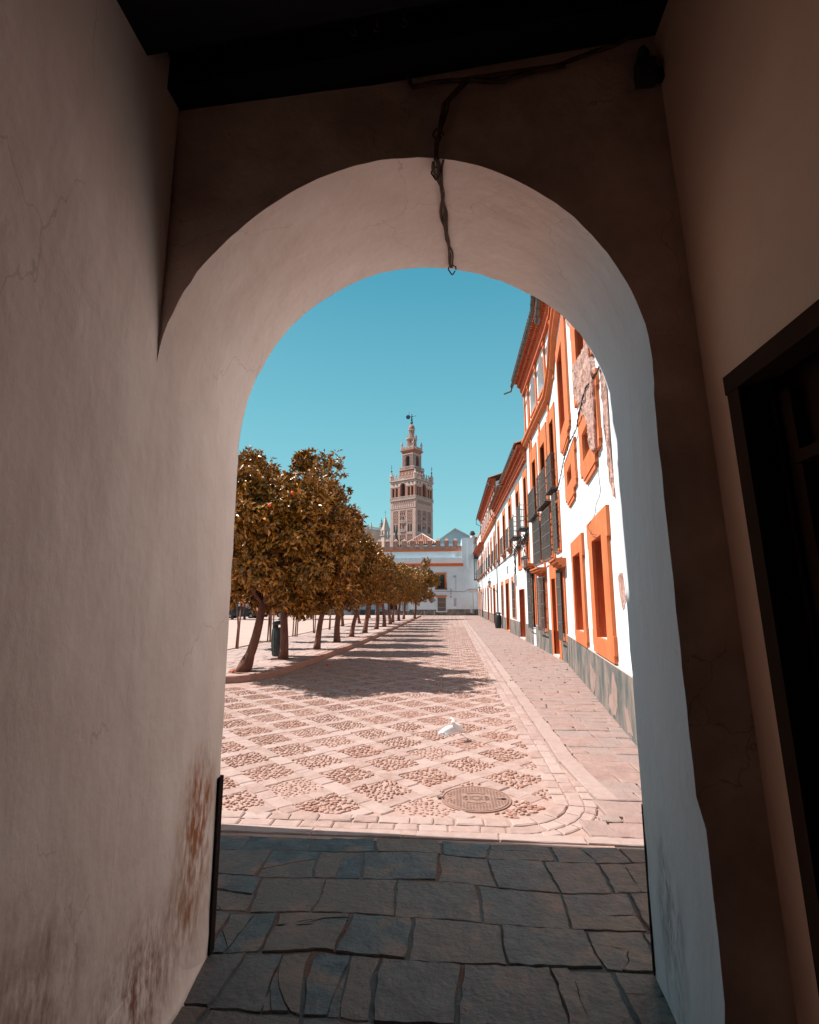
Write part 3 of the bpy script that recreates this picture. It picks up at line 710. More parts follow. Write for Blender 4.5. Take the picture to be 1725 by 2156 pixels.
def bars(mb, s0, s1, z0, z1, out, pitch=.085, r=.007, cross=(), sides=True, wallret=True, n=5):
    k = max(2, int(round((s1-s0)/pitch)))
    for i in range(k+1):
        s = s0+(s1-s0)*i/k; mb.tube([(s, out, z0), (s, out, z1)], r, n)
    if sides and out > .1:
        kk = max(1, int(out/pitch))
        for e in (s0, s1):
            for i in range(1, kk+1): mb.tube([(e, out*i/(kk+1), z0), (e, out*i/(kk+1), z1)], r, n)
    for z in [z0, z1]+list(cross):
        mb.box(s0-.01, s1+.01, out-.012, out+.012, z-.012, z+.012)
        for e in (s0, s1): mb.box(e-.012, e+.012, -.03, out, z-.012, z+.012)
HOUSES = {}
def make_window(house, o, h, kind='window', dep=.34, th=.05, ear=None, pane=shutter, mats=None, grille=None, sill=True, tm=None):
    tm = tm or orange
    m = MB(ff); surround(m, o, h, th, 0, ear); reveal(m, *h, dep, 1, 2 if sill else None)
    wnd = m.build(kind, [tm, orange_deep, cream], house, fix=False)
    p = MB(ff); p.quad((h[0], -dep+.003, h[2]), (h[1], -dep+.003, h[2]), (h[1], -dep+.003, h[3]), (h[0], -dep+.003, h[3]))
    if pane in (shutter, wood):
        mid = (h[0]+h[1])/2; p.box(mid-.012, mid+.012, -dep+.004, -dep+.03, h[2], h[3])
        zz = h[2]+.15
        while zz < h[3]-.1: p.box(h[0]+.04, h[1]-.04, -dep+.004, -dep+.016, zz, zz+.03); zz += .28
    p.build('door_leaf' if kind == 'doorway' else 'shutter', pane, wnd, fix=False)
    if grille:
        g = MB(ff); a, b, c, d, out = grille[:5]; bars(g, a, b, c, d, out, grille[5] if len(grille) > 5 else .09, .008, [c+(d-c)*k/4 for k in (1, 2, 3)])
        g.build('grille', iron_grey, wnd)
    return wnd
def make_balcony(house, s0, s1, zs, zr, out, mid=None, scroll=False, fancy=False, thick=.05, corbel=True, rm=iron_grey):
    m = MB(ff); m.box(s0-.04, s1+.04, -.01, out+.05, zs-thick, zs, 1)
    if corbel and not scroll:
        m.box(s0+.03, s1-.03, -.01, out*.7, zs-thick-.05, zs-thick, 0); m.box(s0+.10, s1-.10, -.01, out*.45, zs-thick-.16, zs-thick-.05, 0)
    b = m.build('balcony', [orange, stone_kerb if corbel else iron], house)
    r = MB(ff); bars(r, s0, s1, zs+.03, zr, out, .075, .006, [mid] if mid else [])
    if fancy:
        for e in (s0, s1): r.lathe([(.014, zs), (.014, zs+.2), (.028, zs+.25), (.014, zs+.3), (.014, zr-.2), (.026, zr-.15), (.014, zr-.1), (.014, zr+.02), (.03, zr+.05), (.02, zr+.09), (.004, zr+.12)], e, out, 8)
    r.build('railing', rm, b)
    if scroll:
        for e in (s0+.08, (s0+s1)/2, s1-.08):
            q = MB(ff)
            q.tube([(e, out, zs-.05), (e, out*.95, zs-.22), (e, out*.62, zs-.32)]+[(e, out*.62+.10*math.sin(a)*(1-a/9), zs-.42+.10*math.cos(a)*(1-a/9)) for a in [k*.5 for k in range(14)]], .011, 6)
            q.tube([(e, out*.62, zs-.32), (e, .14, zs-.46), (e, .02, zs-.62)], .011, 6)
            q.tube([(e, .02+.07*math.cos(a)*(1-a/9)+.05, zs-.62+.07*math.sin(a)*(1-a/9)) for a in [k*.5 for k in range(14)]], .009, 6)
            q.tube([(e, .02, zs-.05), (e, .02, zs-.62)], .010, 5)
            q.build('bracket', iron, b)
    return b
def sweep(mb, ss, prof, zf, mi=0):
    """profile [(d, dz)...] swept along the facade"""
    n = len(prof); vs = []
    for s in ss:
        for d, dz in prof: vs.append((s, d, zf(s)+dz))
    fs = [(i*n+k, i*n+(k+1) % n, (i+1)*n+(k+1) % n, (i+1)*n+k) for i in range(len(ss)-1) for k in range(n)]
    fs += [tuple(range(n))[::-1], tuple(range((len(ss)-1)*n, len(ss)*n))]
    mb.add(vs, fs, mi)
def patch(house, outline, d=.012, name='bare_patch', m=None, rough=.02, curl=True):
    """where the paint has fallen off: an uneven island of bare render with a ragged rim"""
    pts = []
    n = len(outline)
    for i in range(n):
        a, b = outline[i], outline[(i+1) % n]; L_ = math.dist(a, b); k = max(1, int(L_/.07))
        for q in range(k):
            t = q/k; x = a[0]+(b[0]-a[0])*t; z = a[1]+(b[1]-a[1])*t
            j = noise.noise_vector(Vector((x*9, z*9, 4)))*.045+noise.noise_vector(Vector((x*30, z*30, 4)))*.02
            pts.append((x+j.x, z+j.y))
    cx = sum(p[0] for p in pts)/len(pts); cz = sum(p[1] for p in pts)/len(pts)
    bm = bmesh.new()
    vv = [bm.verts.new((p[0], d, p[1])) for p in pts]; f = bm.faces.new(vv)
    bmesh.ops.triangulate(bm, faces=[f], ngon_method='EAR_CLIP')
    for _ in range(3):
        lg = [e for e in bm.edges if e.calc_length() > .09]
        if lg: bmesh.ops.subdivide_edges(bm, edges=lg, cuts=1); bmesh.ops.triangulate(bm, faces=bm.faces[:])
    for v in bm.verts:
        if not v.is_boundary: v.co.y += rough*(noise.noise(Vector((v.co.x*8, v.co.z*8, 1)))+.6*noise.noise(Vector((v.co.x*19, v.co.z*19, 1))))
        v.co.y = max(v.co.y, .003)
    bo = [e for e in bm.edges if e.is_boundary]
    r = bmesh.ops.extrude_edge_only(bm, edges=bo); 
    for v in [g for g in r['geom'] if isinstance(g, bmesh.types.BMVert)]: v.co.y = -.002
    for v in bm.verts: v.co = Vector(ff(v.co.x, v.co.y, v.co.z))
    me = bpy.data.meshes.new(name); bm.to_mesh(me); bm.free(); me.materials.append(m or raw_plaster)
    o = bpy.data.objects.new(name, me); C.objects.link(o); o.parent = house; o.location = -house.location
    return o
def roof_slope(house, s0, s1, d, z, back=7.0, rise=2.3, extra=()):
    m = MB(ff); ss = sorted([s0, s1]+[e for e in (14.2, 15.0) if s0 < e < s1]); vs = []; 
    for s in ss: vs += [(s, d, z), (s, -back, z+rise)]
    m.add(vs, [(2*i, 2*i+1, 2*i+3, 2*i+2) for i in range(len(ss)-1)])
    s = s0
    while s < s1-.1:                          # rows of round tiles, their mouths at the eave
        vs = []; n = 6
        for (dd, zz) in ((d+.03, z+.0), (-back, z+rise+.0)):
            for k in range(n+1):
                a = PI*k/n; vs.append((s+.09-.075*math.cos(a), dd, zz+.065*math.sin(a)+.005))
        m.add(vs, [(k, k+1, k+n+2, k+n+1) for k in range(n)]); s += .2
    return m.build('roof', tile_m, house, fix=False)
def gutter(house, s0, s1, d, z, r=.075, seg=.42, mt=None):
    m = MB(ff); s = s0; cuts = []
    while s < s1: cuts.append(s); s += seg
    cuts.append(s1)
    for a, b in zip(cuts, cuts[1:]):
        vs = []; n = 7
        for (q, rr) in ((a, r*1.08), (a+.05, r*1.1), (a+.051, r*.93), (b+.02, r*.93)):
            for k in range(n+1):
                t = PI+PI*k/n; vs.append((q, d+rr*math.cos(t), z+rr*math.sin(t)))
        m.add(vs, [(j*(n+1)+k, j*(n+1)+k+1, (j+1)*(n+1)+k+1, (j+1)*(n+1)+k) for j in range(3) for k in range(n)])
    return smooth_by_angle(m.build('gutter', mt or gutter_m, house, fix=False))
def eave(house, s0, s1, zt, zb, out, zf=None, dent=True):
    """stepped brick corbel under the roof edge"""
    m = MB(ff); ss = sorted([s0, s1]+[e for e in (14.2, 15.0) if s0 < e < s1]); H_ = zt-zb
    prof = [(-.01, -H_), (out*.25, -H_), (out*.25, -H_*.8), (out*.38, -H_*.72), (out*.38, -H_*.5), (out*.62, -H_*.40), (out*.62, -H_*.22), (out*.9, -H_*.14), (out*.9, 0), (-.01, 0)]
    sweep(m, ss, prof, lambda s: zt)
    if dent:
        s = s0+.05
        while s < s1-.08:
            m.box(s, s+.07, out*.38, out*.60, zt-H_*.5, zt-H_*.40); m.box(s+.06, s+.13, out*.62, out*.86, zt-H_*.24, zt-H_*.14); s += .15
    return m.build('eave', orange_deep, house)
def shell(mb, s0, s1, z1, back=8, ends=(True, True)):
    """side and rear walls of a house body"""
    if ends[0]: mb.quad((s0, 0, 0), (s0, -back, 0), (s0, -back, z1), (s0, 0, z1))
    if ends[1]: mb.quad((s1, 0, 0), (s1, -back, 0), (s1, -back, z1), (s1, 0, z1))
    mb.quad((s0, -back, 0), (s1, -back, 0), (s1, -back, z1), (s0, -back, z1))
def dado(house, s0, s1, z1, gaps, mt=None, th=.022, z0=-.01):
    m = MB(ff); cuts = [s0]
    for a, b in sorted(gaps): cuts += [a, b]
    cuts.append(s1)
    for a, b in zip(cuts[::2], cuts[1::2]):
        if b-a > .02:
            for p, q in zip(*(lambda L_: (L_, L_[1:]))(sorted([a, b]+[e for e in (14.2, 15) if a < e < b]))): m.box(p, q, -.01, th, z0, z1)
    return m.build('dado', mt or dado_m, house)
def arch_hole_wall(mb, s0, s1, z0, z1, a, b, spring, mi=0, n=10):
    """white bay s0..s1 x z0..z1 with an arched opening a..b"""
    r = (b-a)/2; c = (a+b)/2; zt = spring+r
    mb.quad((s0, 0, z0), (a, 0, z0), (a, 0, spring), (s0, 0, spring), mi); mb.quad((b, 0, z0), (s1, 0, z0), (s1, 0, spring), (b, 0, spring), mi)
    for k in range(n):
        t0, t1 = PI*k/n, PI*(k+1)/n
        p0, p1 = (c-r*math.cos(t0), spring+r*math.sin(t0)), (c-r*math.cos(t1), spring+r*math.sin(t1))
        q0 = (s0+(s1-s0)*k/n, z1); q1 = (s0+(s1-s0)*(k+1)/n, z1)
        mb.quad((p0[0], 0, p0[1]), (p1[0], 0, p1[1]), (q1[0], 0, q1[1]), (q0[0], 0, q0[1]), mi)
        mb.quad((p0[0], 0, p0[1]), (p0[0], -.22, p0[1]), (p1[0], -.22, p1[1]), (p1[0], 0, p1[1]), mi)
    mb.add([(s0, 0, spring), (a, 0, spring), (s0, 0, z1)], [(0, 1, 2)], mi); mb.add([(s1, 0, spring), (b, 0, spring), (s1, 0, z1)], [(0, 1, 2)], mi)
    for e in (a, b): mb.quad((e, 0, z0), (e, -.22, z0), (e, -.22, spring), (e, 0, spring), mi)
    mb.quad((a, -.22, z0), (b, -.22, z0), (b, -.22, zt), (a, -.22, zt), mi)

# ---- house A: the tall peeling one next to the gate (s 2.6 .. 14.25)
hA = thing('town_house', 'tall white house with peeling plaster and blind orange windows nearest the gate', 'house', (fx(8), 8, 0), 'houses along the right side')
hol = []
WA = [((7.27, 9.12, .79, 2.90), (7.75, 8.70, 1.04, 2.56), .05), ((10.0, 11.85, .76, 2.87), (10.36, 11.60, 1.0, 2.55), .05),
      ((10.95, 13.15, 5.32, 8.08), (11.75, 12.95, 5.72, 7.69), .05), ((10.32, 12.45, 3.90, 4.84), (11.0, 11.88, 4.17, 4.50), .05),
      ((7.40, 9.52, 3.80, 4.95), (8.15, 9.12, 4.02, 4.50), .05), ((7.55, 9.90, 5.30, 7.0), (8.3, 9.3, 5.6, 6.6), .05), ((4.4, 6.0, .79, 2.9), (4.8, 5.6, 1.0, 2.5), .05)]
m = MB(ff); wall_grid(m, 2.64, 14.25, 0, 10.0, [w_[1] for w_ in WA]); shell(m, 2.64, 14.25, 10.0, 8, (True, False)); m.build('wall', white_near, hA, fix=False)
for i, (o, h, th) in enumerate(WA):
    blind = white_near if i in (3, 4) else orange_deep
    make_window(hA, o, h, dep=.30 if i not in (3, 4) else .16, th=.05, ear=(.07, .42 if i < 2 else .25), pane=blind)
for (a, b, z) in ((11.3, 12.8, 5.32), (10.7, 12.1, 3.90), (7.8, 9.2, 3.80), (7.9, 9.5, 5.30)):   # stepped aprons under the upper windows
    m = MB(ff); m.box(a, b, -.004, .055, z-.12, z); m.box(a+.12, b-.12, -.004, .04, z-.20, z-.12); m.build('window_apron', orange, hA)
dado(hA, 2.64, 14.0, .745, [], th=.03)
m = MB(ff); m.box(2.64, 13.98, .0, .034, .745, .765); m.build('dado_ledge', cream, hA)
for ol in ([(6.87, 4.6), (6.83, 3.81), (6.74, 3.23), (6.72, 2.88), (6.85, 2.95), (6.98, 3.2), (7.05, 3.6), (7.12, 4.2), (7.18, 4.73), (7.15, 5.6), (7.0, 6.4), (6.8, 6.2), (6.78, 5.2)],
           [(8.68, 5.78), (9.5, 6.0), (9.7, 5.84), (9.6, 5.4), (9.3, 5.2), (9.0, 5.02), (8.7, 4.72), (8.3, 4.6), (8.1, 4.3), (8.1, 3.98), (7.9, 3.88), (7.55, 3.80), (7.50, 4.21), (7.45, 4.74), (7.59, 5.17), (7.75, 5.6), (8.18, 5.69)],
           [(10.76, 7.55), (9.96, 6.99), (9.74, 6.65), (9.3, 6.75), (9.2, 7.3), (9.8, 7.8), (10.5, 8.1)]):
    patch(hA, ol, .085 if ol[0][0] == 8.68 else .015, rough=.035)
patch(hA, [(6.9, 1.9), (6.6, 1.95), (6.5, 1.6), (6.7, 1.5), (6.85, 1.65)], .006, rough=.006)
for ol in ([(9.89, .50), (9.45, .46), (9.21, .37), (9.36, .22), (9.46, .10), (9.7, .02), (9.85, .03), (9.96, .18)], [(7.62, .66), (7.48, .62), (7.33, .45), (7.36, .25), (7.55, .10), (7.85, .05), (8.05, .12), (7.95, .30), (7.78, .33), (7.72, .5)], [(6.9, .3), (6.7, .34), (6.5, .1), (6.8, .05)]):
    patch(hA, ol, .033, m=pale_render, rough=.004)
zA = lambda s: 8.46 if s < 13.2 else (8.46-.92*(s-13.2)/2.1 if s < 15.3 else 7.54)
m = MB(ff); CP = [(-.01, 0), (.06, 0), (.09, .06), (.14, .08), (.15, .16), (.20, .19), (.20, .27), (.12, .30), (.12, .36), (-.01, .36)]
sweep(m, [2.64, 6, 10, 13.2, 14.2, 14.25], CP, zA); m.build('cornice', orange, hA)
m = MB(ff); wall_grid(m, 2.64, 14.25, 8.82, 10.0, []); m.build('frieze', orange, hA, fix=False).location = Vector((-.006, 0, 0))-hA.location
eave(hA, 2.64, 14.24, 10.3, 9.62, .46); gutter(hA, 10.0, 14.2, .42, 9.55, .085); gutter(hA, 2.64, 14.25, .54, 10.02, .07); roof_slope(hA, 2.64, 14.25, .48, 10.33)

# ---- house B: attic arcade, wrought-iron balconies and window cages (s 14.25 .. 20.2)
hB = thing('town_house', 'white house with arched attic bays, orange trim and tall projecting window grilles', 'house', (fx(17), 17, 0), 'houses along the right side')
WB = [((13.98, 14.98, .56, 2.62), (14.30, 14.85, .66, 2.42)), ((15.05, 16.38, .0, 2.70), (15.32, 16.12, .04, 2.26)), ((16.95, 18.45, .62, 2.55), (17.15, 18.05, .70, 2.36)), ((19.35, 20.75, .6, 2.95), (19.62, 20.45, .66, 2.70)),
      ((14.35, 15.3, 2.95, 4.62), (14.62, 15.15, 3.05, 4.35)), ((15.55, 17.0, 2.86, 4.5), (15.8, 16.7, 2.95, 4.25)), ((17.3, 18.75, 2.86, 4.5), (17.5, 18.4, 2.95, 4.25)), ((19.95, 21.35, 3.02, 4.16), (20.2, 21.1, 3.15, 4.02)),
      ((14.45, 15.75, 4.75, 7.22), (14.75, 15.45, 4.8, 6.85)), ((15.95, 17.48, 4.6, 7.15), (16.3, 17.2, 4.62, 6.62)), ((17.85, 19.3, 4.52, 7.08), (18.15, 19.0, 4.54, 6.58)), ((20.0, 21.4, 4.4, 6.85), (20.3, 21.05, 4.44, 6.45))]
WB = [(o, h) for o, h in WB]
B_ = [w_ for w_ in WB if w_[0][1] < 20.0 or w_[0][0] < 19.0]; Cx = [w_ for w_ in WB if w_ not in B_]
m = MB(ff); hs = [w_[1] for w_ in B_ if w_[1][0] > 14.25]
wall_grid(m, 14.25, 19.3, 0, 7.9, hs); 
shell(m, 14.25, 20.2, 10.3, 8, (True, True)); wall_grid(m, 19.3, 20.2, 0, 7.9, [(19.62, 20.2, .66, 2.70)]); m.build('wall', white, hB, fix=False)
for k, (o, h) in enumerate(B_):
    g = None
    if k == 0: g = (14.22, 14.82, .57, 2.44, .12, .07)
    if k == 2: g = (17.0, 18.2, .65, 2.36, .14, .11)
    if k == 3: g = (14.42, 15.05, 2.95, 4.55, .12, .075)
    if k == 4: g = (15.5, 16.95, 2.85, 4.36, .12)
    if k == 5: g = (17.3, 18.75, 2.83, 4.36, .12)
    kind = 'doorway' if k == 1 else 'window'
    make_window(hB, o, h, kind, dep=.32, th=.035, pane=orange_deep if k == 1 else (glass_d if k in (4, 5) else shutter), grille=g)
m = MB(ff)                                     # moulded canopies over the ground-floor grilles
for (a, b, z) in ((13.30, 14.95, 2.47), (16.92, 18.5, 2.45)):
    for (i0, o0, z0_, z1_) in ((.20, .12, 0, .05), (.10, .20, .05, .11), (.03, .27, .11, .18), (0, .31, .18, .22)): m.box(a+i0 if a > 14 else max(13.5, a+i0), b-i0, -.01, o0, z+z0_, z+z1_)
m.build('canopy', orange, hB)
m = MB(ff)
for e in (15.42, 17.12, 18.9, 19.32): m.box(e-.07, e+.07, -.005, .045, .77, 7.5)
m.build('pilaster', orange, hB)
for b_ in ((14.6, 15.42, 4.74, 5.74, .17, 5.25), (15.62, 17.2, 4.56, 5.6, .17, 5.1), (17.75, 19.25, 4.50, 5.46, .17, 5.0)): make_balcony(hB, *b_[:5], mid=b_[5], corbel=False, fancy=False)
dado(hB, 14.25, 19.5, .74, [(15.32, 16.12)], th=.02)
m = MB(ff); m.box(15.28, 16.16, -.32, .06, .0, .075); m.build('doorstep', cream, hB)
m = MB(ff); sweep(m, [14.25, 14.6, 15.0, 15.3, 17.5, 20.2], CP, zA); m.build('cornice', orange, hB)
m = MB(ff)
bays = [(14.3, 15.65, 14.5, 15.45), (15.65, 17.35, 16.0, 17.1), (17.35, 19.05, 17.65, 18.8), (19.05, 20.2, 19.25, 19.95)]
for (a, b, c, d) in bays[:3]: arch_hole_wall(m, a, b, 7.85, 10.0, c, d, 9.05)
wall_grid(m, 19.05, 20.2, 7.85, 10.0, []); m.build('attic_arcade', white, hB, fix=False)
m = MB(ff)
for (a, b, c, d) in bays: m.box(a-.09, a+.09, -.005, .05, 7.86, 9.6); m.box(a-.13, a+.13, -.005, .08, 9.58, 9.70)
for (a, b, c, d) in bays[:3]: m.box(c, d, -.20, .03, 8.28, 8.35)
m.box(19.98, 20.19, -.005, .05, 7.86, 9.7); m.box(19.3, 19.4, -.005, .04, 7.86, 9.7); m.build('attic_pilaster', orange, hB)
eave(hB, 14.26, 20.2, 10.35, 9.70, .46); gutter(hB, 14.25, 19.95, .52, 10.04, .07); roof_slope(hB, 14.26, 20.2, .48, 10.37)
m = MB(ff); m.tube([(19.95, .52, 10.0), (20.05, .54, 9.88), (20.25, .80, 9.86)], .035, 7); m.build('spout', gutter_m, hB, smooth=True)

# ---- house C (20.2 .. 31.7), D (31.7 .. 45), E (45 .. 61.5)
def simple_house(s0, s1, label, ztop, wins, doors, bals, first_top=6.75):
    hs = thing('town_house', label, 'house', (fx(s0+2), s0+2, 0), 'houses along the right side')
    allw = wins+doors
    m = MB(ff); wall_grid(m, s0, s1, 0, ztop, [w_[1] for w_ in allw if w_[1][0] >= s0]); shell(m, s0, s1, ztop, 8, (True, True)); m.build('wall', white, hs, fix=False)
    for (o, h, g, pn) in wins: make_window(hs, o, h, 'window', dep=.28, th=.03, pane=pn, grille=g)
    for (o, h, g, pn) in doors: make_window(hs, o, h, 'doorway', dep=.30, th=.03, pane=pn, grille=g)
    for b_ in bals: make_balcony(hs, *b_)
    return hs
def gw(a, b, z0, z1, grille=True): return ((a, b, z0, z1), (a+.2, b-.2, z0+.04, z1-.22), (a+.2, b-.2, z0+.05, z1-.25, .015, .13) if grille else None, shutter)
def fw_(a, b, zs, zt): return ((a, b, zs, zt), (a+.26, b-.26, zs+.03, zt-.32), None, shutter)
Cw = [((19.75, 20.75, .6, 2.95), (20.25, 20.5, .66, 2.70), (19.62, 20.62, .62, 2.68, .13), shutter)] if False else []
hC = simple_house(20.2, 34.4, 'white house with two balconies on iron scrolls and a rough red doorway', 7.2,
    [gw(25.15, 26.8, .78, 2.80), gw(31.0, 32.5, .72, 2.75), ((22.78, 23.85, 2.95, 4.22), (23.0, 23.7, 3.12, 4.02), None, white), ((20.28, 21.4, 3.02, 4.16), (20.5, 21.1, 3.15, 4.02), None, white),
     fw_(20.3, 21.5, 4.42, 6.85), fw_(22.7, 24.1, 4.38, 6.78), fw_(25.7, 27.3, 4.2, 6.75), fw_(28.8, 30.4, 4.15, 6.72), fw_(32.4, 33.9, 4.12, 6.62)],
    [((22.2, 23.85, .0, 2.12), (22.24, 23.8, .03, 2.10), None, raw_door), gw(28.0, 29.8, .02, 2.78, False)],
    [(20.35, 21.4, 4.42, 5.31, .32, 4.85, True, True, .04, False), (22.65, 24.15, 4.36, 5.22, .32, 4.8, True, True, .04, False), (25.9, 27.2, 4.2, 5.2, .2), (28.9, 30.3, 4.17, 5.12, .19), (32.6, 33.8, 4.14, 5.1, .17)])
make_window(hC, (20.22, 20.75, .6, 2.95), (20.3, 20.5, .66, 2.7), 'window', grille=(19.62, 20.55, .62, 2.9, .13))
m = MB(ff)
for (i0, o0, z0_, z1_) in ((.20, .12, 0, .05), (.10, .20, .05, .11), (.0, .28, .11, .2)): m.box(19.2+i0, 20.9-i0, -.01, o0, 2.76+z0_, 2.76+z1_)
m.build('canopy', orange, hC)
dado(hC, 20.2, 34.4, .70, [(22.24, 23.8), (28.2, 29.6)], th=.02)
m = MB(ff); m.box(22.2, 23.84, -.3, .05, 0, .06); m.build('doorstep', cream, hC)
eave(hC, 20.22, 34.4, 7.72, 7.08, .42); gutter(hC, 20.25, 26.4, .48, 7.58, .065); gutter(hC, 26.6, 34.3, .46, 7.55, .055, .3, shutter); roof_slope(hC, 20.22, 34.4, .44, 7.76, 7, 2.4)
m = MB(ff); m.tube([(26.4, .48, 7.55), (26.5, .50, 7.44), (26.7, .75, 7.42)], .03, 7); m.box(26.1, 26.5, .35, .62, 7.40, 7.44); m.build('spout', gutter_m, hC, smooth=True)
m = MB(ff); m.box(24.9, 34.4, -.004, .035, 3.86, 3.96); m.build('string_course', cream, hC)
m = MB(ff); m.tube([(34.3, .46, 7.5), (34.3, .42, 7.3), (34.45, .07, 6.6), (34.45, .05, 0.05)], .03, 6); m.build('downpipe', iron_green, hC, smooth=True)

hD = simple_house(34.4, 51.5, 'long white house with an orange pilastered attic storey under a dark gutter', 7.0,
    [gw(34.7, 35.6, .8, 2.75), gw(40.0, 41.4, .75, 2.7), gw(46.7, 47.8, .8, 2.8), gw(49.4, 50.5, .8, 2.8)]+[fw_(a-.1, a+1.3, 4.08, z_) for a, z_ in ((35.9, 6.4), (38.9, 6.35), (41.9, 6.3), (44.7, 6.2), (47.4, 6.15), (49.9, 6.1))],
    [gw(36.8, 38.6, .02, 2.74, False), gw(43.1, 44.8, .02, 2.9, False)],
    [(a, a+1.1, 4.12, 5.02, .16, None, False, False, .05, True, iron_green) for a in (35.9, 38.9, 41.9)]+[(a, a+1.1, 4.05, 4.95, .2) for a in (44.8, 47.5, 50.0)])
dado(hD, 34.4, 51.5, .72, [(37.0, 38.4), (43.3, 44.6)], th=.02)
m = MB(ff); sweep(m, [34.4, 51.5], [(p[0], p[1]) for p in CP], lambda s: 6.86); m.build('cornice', orange, hD)
m = MB(ff); nb = 8; sp_ = 17.0/nb
for k in range(nb):
    a = 34.45+sp_*k; b = a+sp_; arch_hole_wall(m, a, b, 7.2, 9.3, a+.3, b-.3, 8.1)
m.quad((34.41, 0, 6.9), (34.41, -8, 6.9), (34.41, -8, 11.9), (34.41, 0, 9.5)); m.build('attic_storey', white, hD, fix=False)
m = MB(ff)
for k in range(nb+1):
    a = 34.45+sp_*k; m.box(a-.12, a+.12, -.004, .05, 7.2, 9.15)
    if k < nb: m.box(a+.3, a+1.7, -.15, .03, 7.75, 7.83)
m.build('attic_pilaster', orange, hD)
m = MB(ff); m.quad((34.395, -.35, 6.9), (34.395, -8, 6.9), (34.395, -8, 12.0), (34.395, -.35, 9.75)); m.build('gable_wall', slate_blue, hD, fix=False)
eave(hD, 34.4, 51.5, 9.72, 9.15, .44); gutter(hD, 34.4, 51.5, .48, 9.5, .06); roof_slope(hD, 34.4, 51.5, .45, 9.74, 7, 2.4)
m = MB(ff); m.tube([(34.5, .48, 9.45), (34.45, .42, 9.2), (34.40, .08, 9.05), (34.40, .06, 7.4)], .045, 6); m.tube([(51.4, .48, 9.4), (51.4, .48, 9.1), (51.5, .06, 8.9), (51.5, .06, .1)], .035, 6)
m.build('downpipe', iron_green, hD, smooth=True)

ew = []; eb = []; ed = []; s = 52.0; k = 0
while s < 60:
    (ew if k % 2 else ed).append(gw(s, s+1.3, .8 if k % 2 else .02, 2.8, False)); ew.append(fw_(s+.05, s+1.25, 4.0, 6.0))
    eb.append((s+.1, s+1.2, 3.98, 4.9, .22)); s += 2.2; k += 1
hE = simple_house(51.5, 61.6, 'farthest white house of the right row with a caged iron balcony at its end', 6.95, ew, ed, eb)
dado(hE, 51.5, 61.6, .8, [(w_[1][0], w_[1][1]) for w_ in ed], th=.02)
eave(hE, 48.0, 59.0, 6.95, 6.45, .5, dent=False); roof_slope(hE, 51.5, 61.6, .5, 6.98, 5, .2)
m = MB(ff); m.box(51.6, 61.6, -7, -.02, 6.95, 8.5); m.build('attic_wall', white, hE)
m = MB(ff); m.box(51.6, 61.6, -7.05, .04, 8.5, 8.62); m.build('coping', orange, hE)
m = MB(ff); bars(m, 57.9, 59.6, 4.0, 6.3, .46, .12, .012, [4.6, 6.0]); m.box(57.8, 59.7, 0, .5, 6.3, 6.4); m.box(57.8, 59.7, 0, .5, 3.9, 4.0); m.build('caged_balcony', iron, hE)

# things fixed to the right-hand wall
def lantern(loc, label, arm=.7, out_dir=(-1, 0), sc_=1.0, name='wall_lantern', back=0.0, group='iron street lanterns on brackets'):
    """hexagonal glass lantern standing on a scrolled bracket; local x points out from the wall"""
    t = thing(name, label, 'lantern', (0, 0, 0), group)
    a = MB(); a.tube([(-arm, 0, -.30), (-arm*.7, 0, -.20), (-arm*.35, 0, -.10), (-.12, 0, -.06), (0, 0, 0)], .016, 7)
    a.tube([(-arm*.5+.07*math.cos(q)*(1-q/9), 0, -.24+.07*math.sin(q)*(1-q/9)) for q in [k*.5 for k in range(14)]], .009, 5)
    a.lathe([(.05, -.07), (.05, .07)], -arm+.0, 0, 8, cz=-.30); a.lathe([(.004, -.10), (.02, -.07), (.012, -.03), (.035, 0), (.02, .03), (.05, .06), (.06, .075)], 0, 0, 8)
    a.build('bracket', iron, t, smooth=True)
    g = MB(); g.lathe([(.07, .08), (.125, .40)], 0, 0, 6); g.build('glass', lamp_glass, t)
    f = MB()
    for k in range(6):
        an = PI/3*k; f.tube([(.072*math.cos(an), .072*math.sin(an), .075), (.128*math.cos(an), .128*math.sin(an), .405)], .006, 5)
    f.lathe([(.08, .065), (.08, .085)], 0, 0, 6); f.lathe([(.135, .395), (.155, .40), (.16, .415), (.10, .47), (.045, .50), (.05, .51)], 0, 0, 6)
    for k in range(6):
        an = PI/3*k; f.tube([(.15*math.cos(an), .15*math.sin(an), .41), (.19*math.cos(an), .19*math.sin(an), .43), (.19*math.cos(an), .19*math.sin(an), .46)], .006, 5)
        f.tube([(.085*math.cos(an), .085*math.sin(an), .48), (.06*math.cos(an), .06*math.sin(an), .58), (.02*math.cos(an), .02*math.sin(an), .66)], .006, 5)
    f.lathe([(.03, .65), (.02, .67), (.035, .70), (.015, .74), (.004, .80)], 0, 0, 8); f.build('frame', iron, t)
    t.location = loc; t.rotation_euler.z = math.atan2(out_dir[1], out_dir[0]); t.scale = (sc_,)*3
    return t
lantern((2.69, 19.36, 2.72), 'nearest iron lantern on a curved bracket beside the tall window grilles', .31, (-1, .0), 1.02)
lantern((2.535, 35.38, 2.50), 'second iron lantern on the right wall, above the far litter bin', .55, (-1, 0), .88)
lantern((2.63, 50, 2.52), 'third iron lantern far along the right wall near the end of the street', .45, (-1, 0), .9)

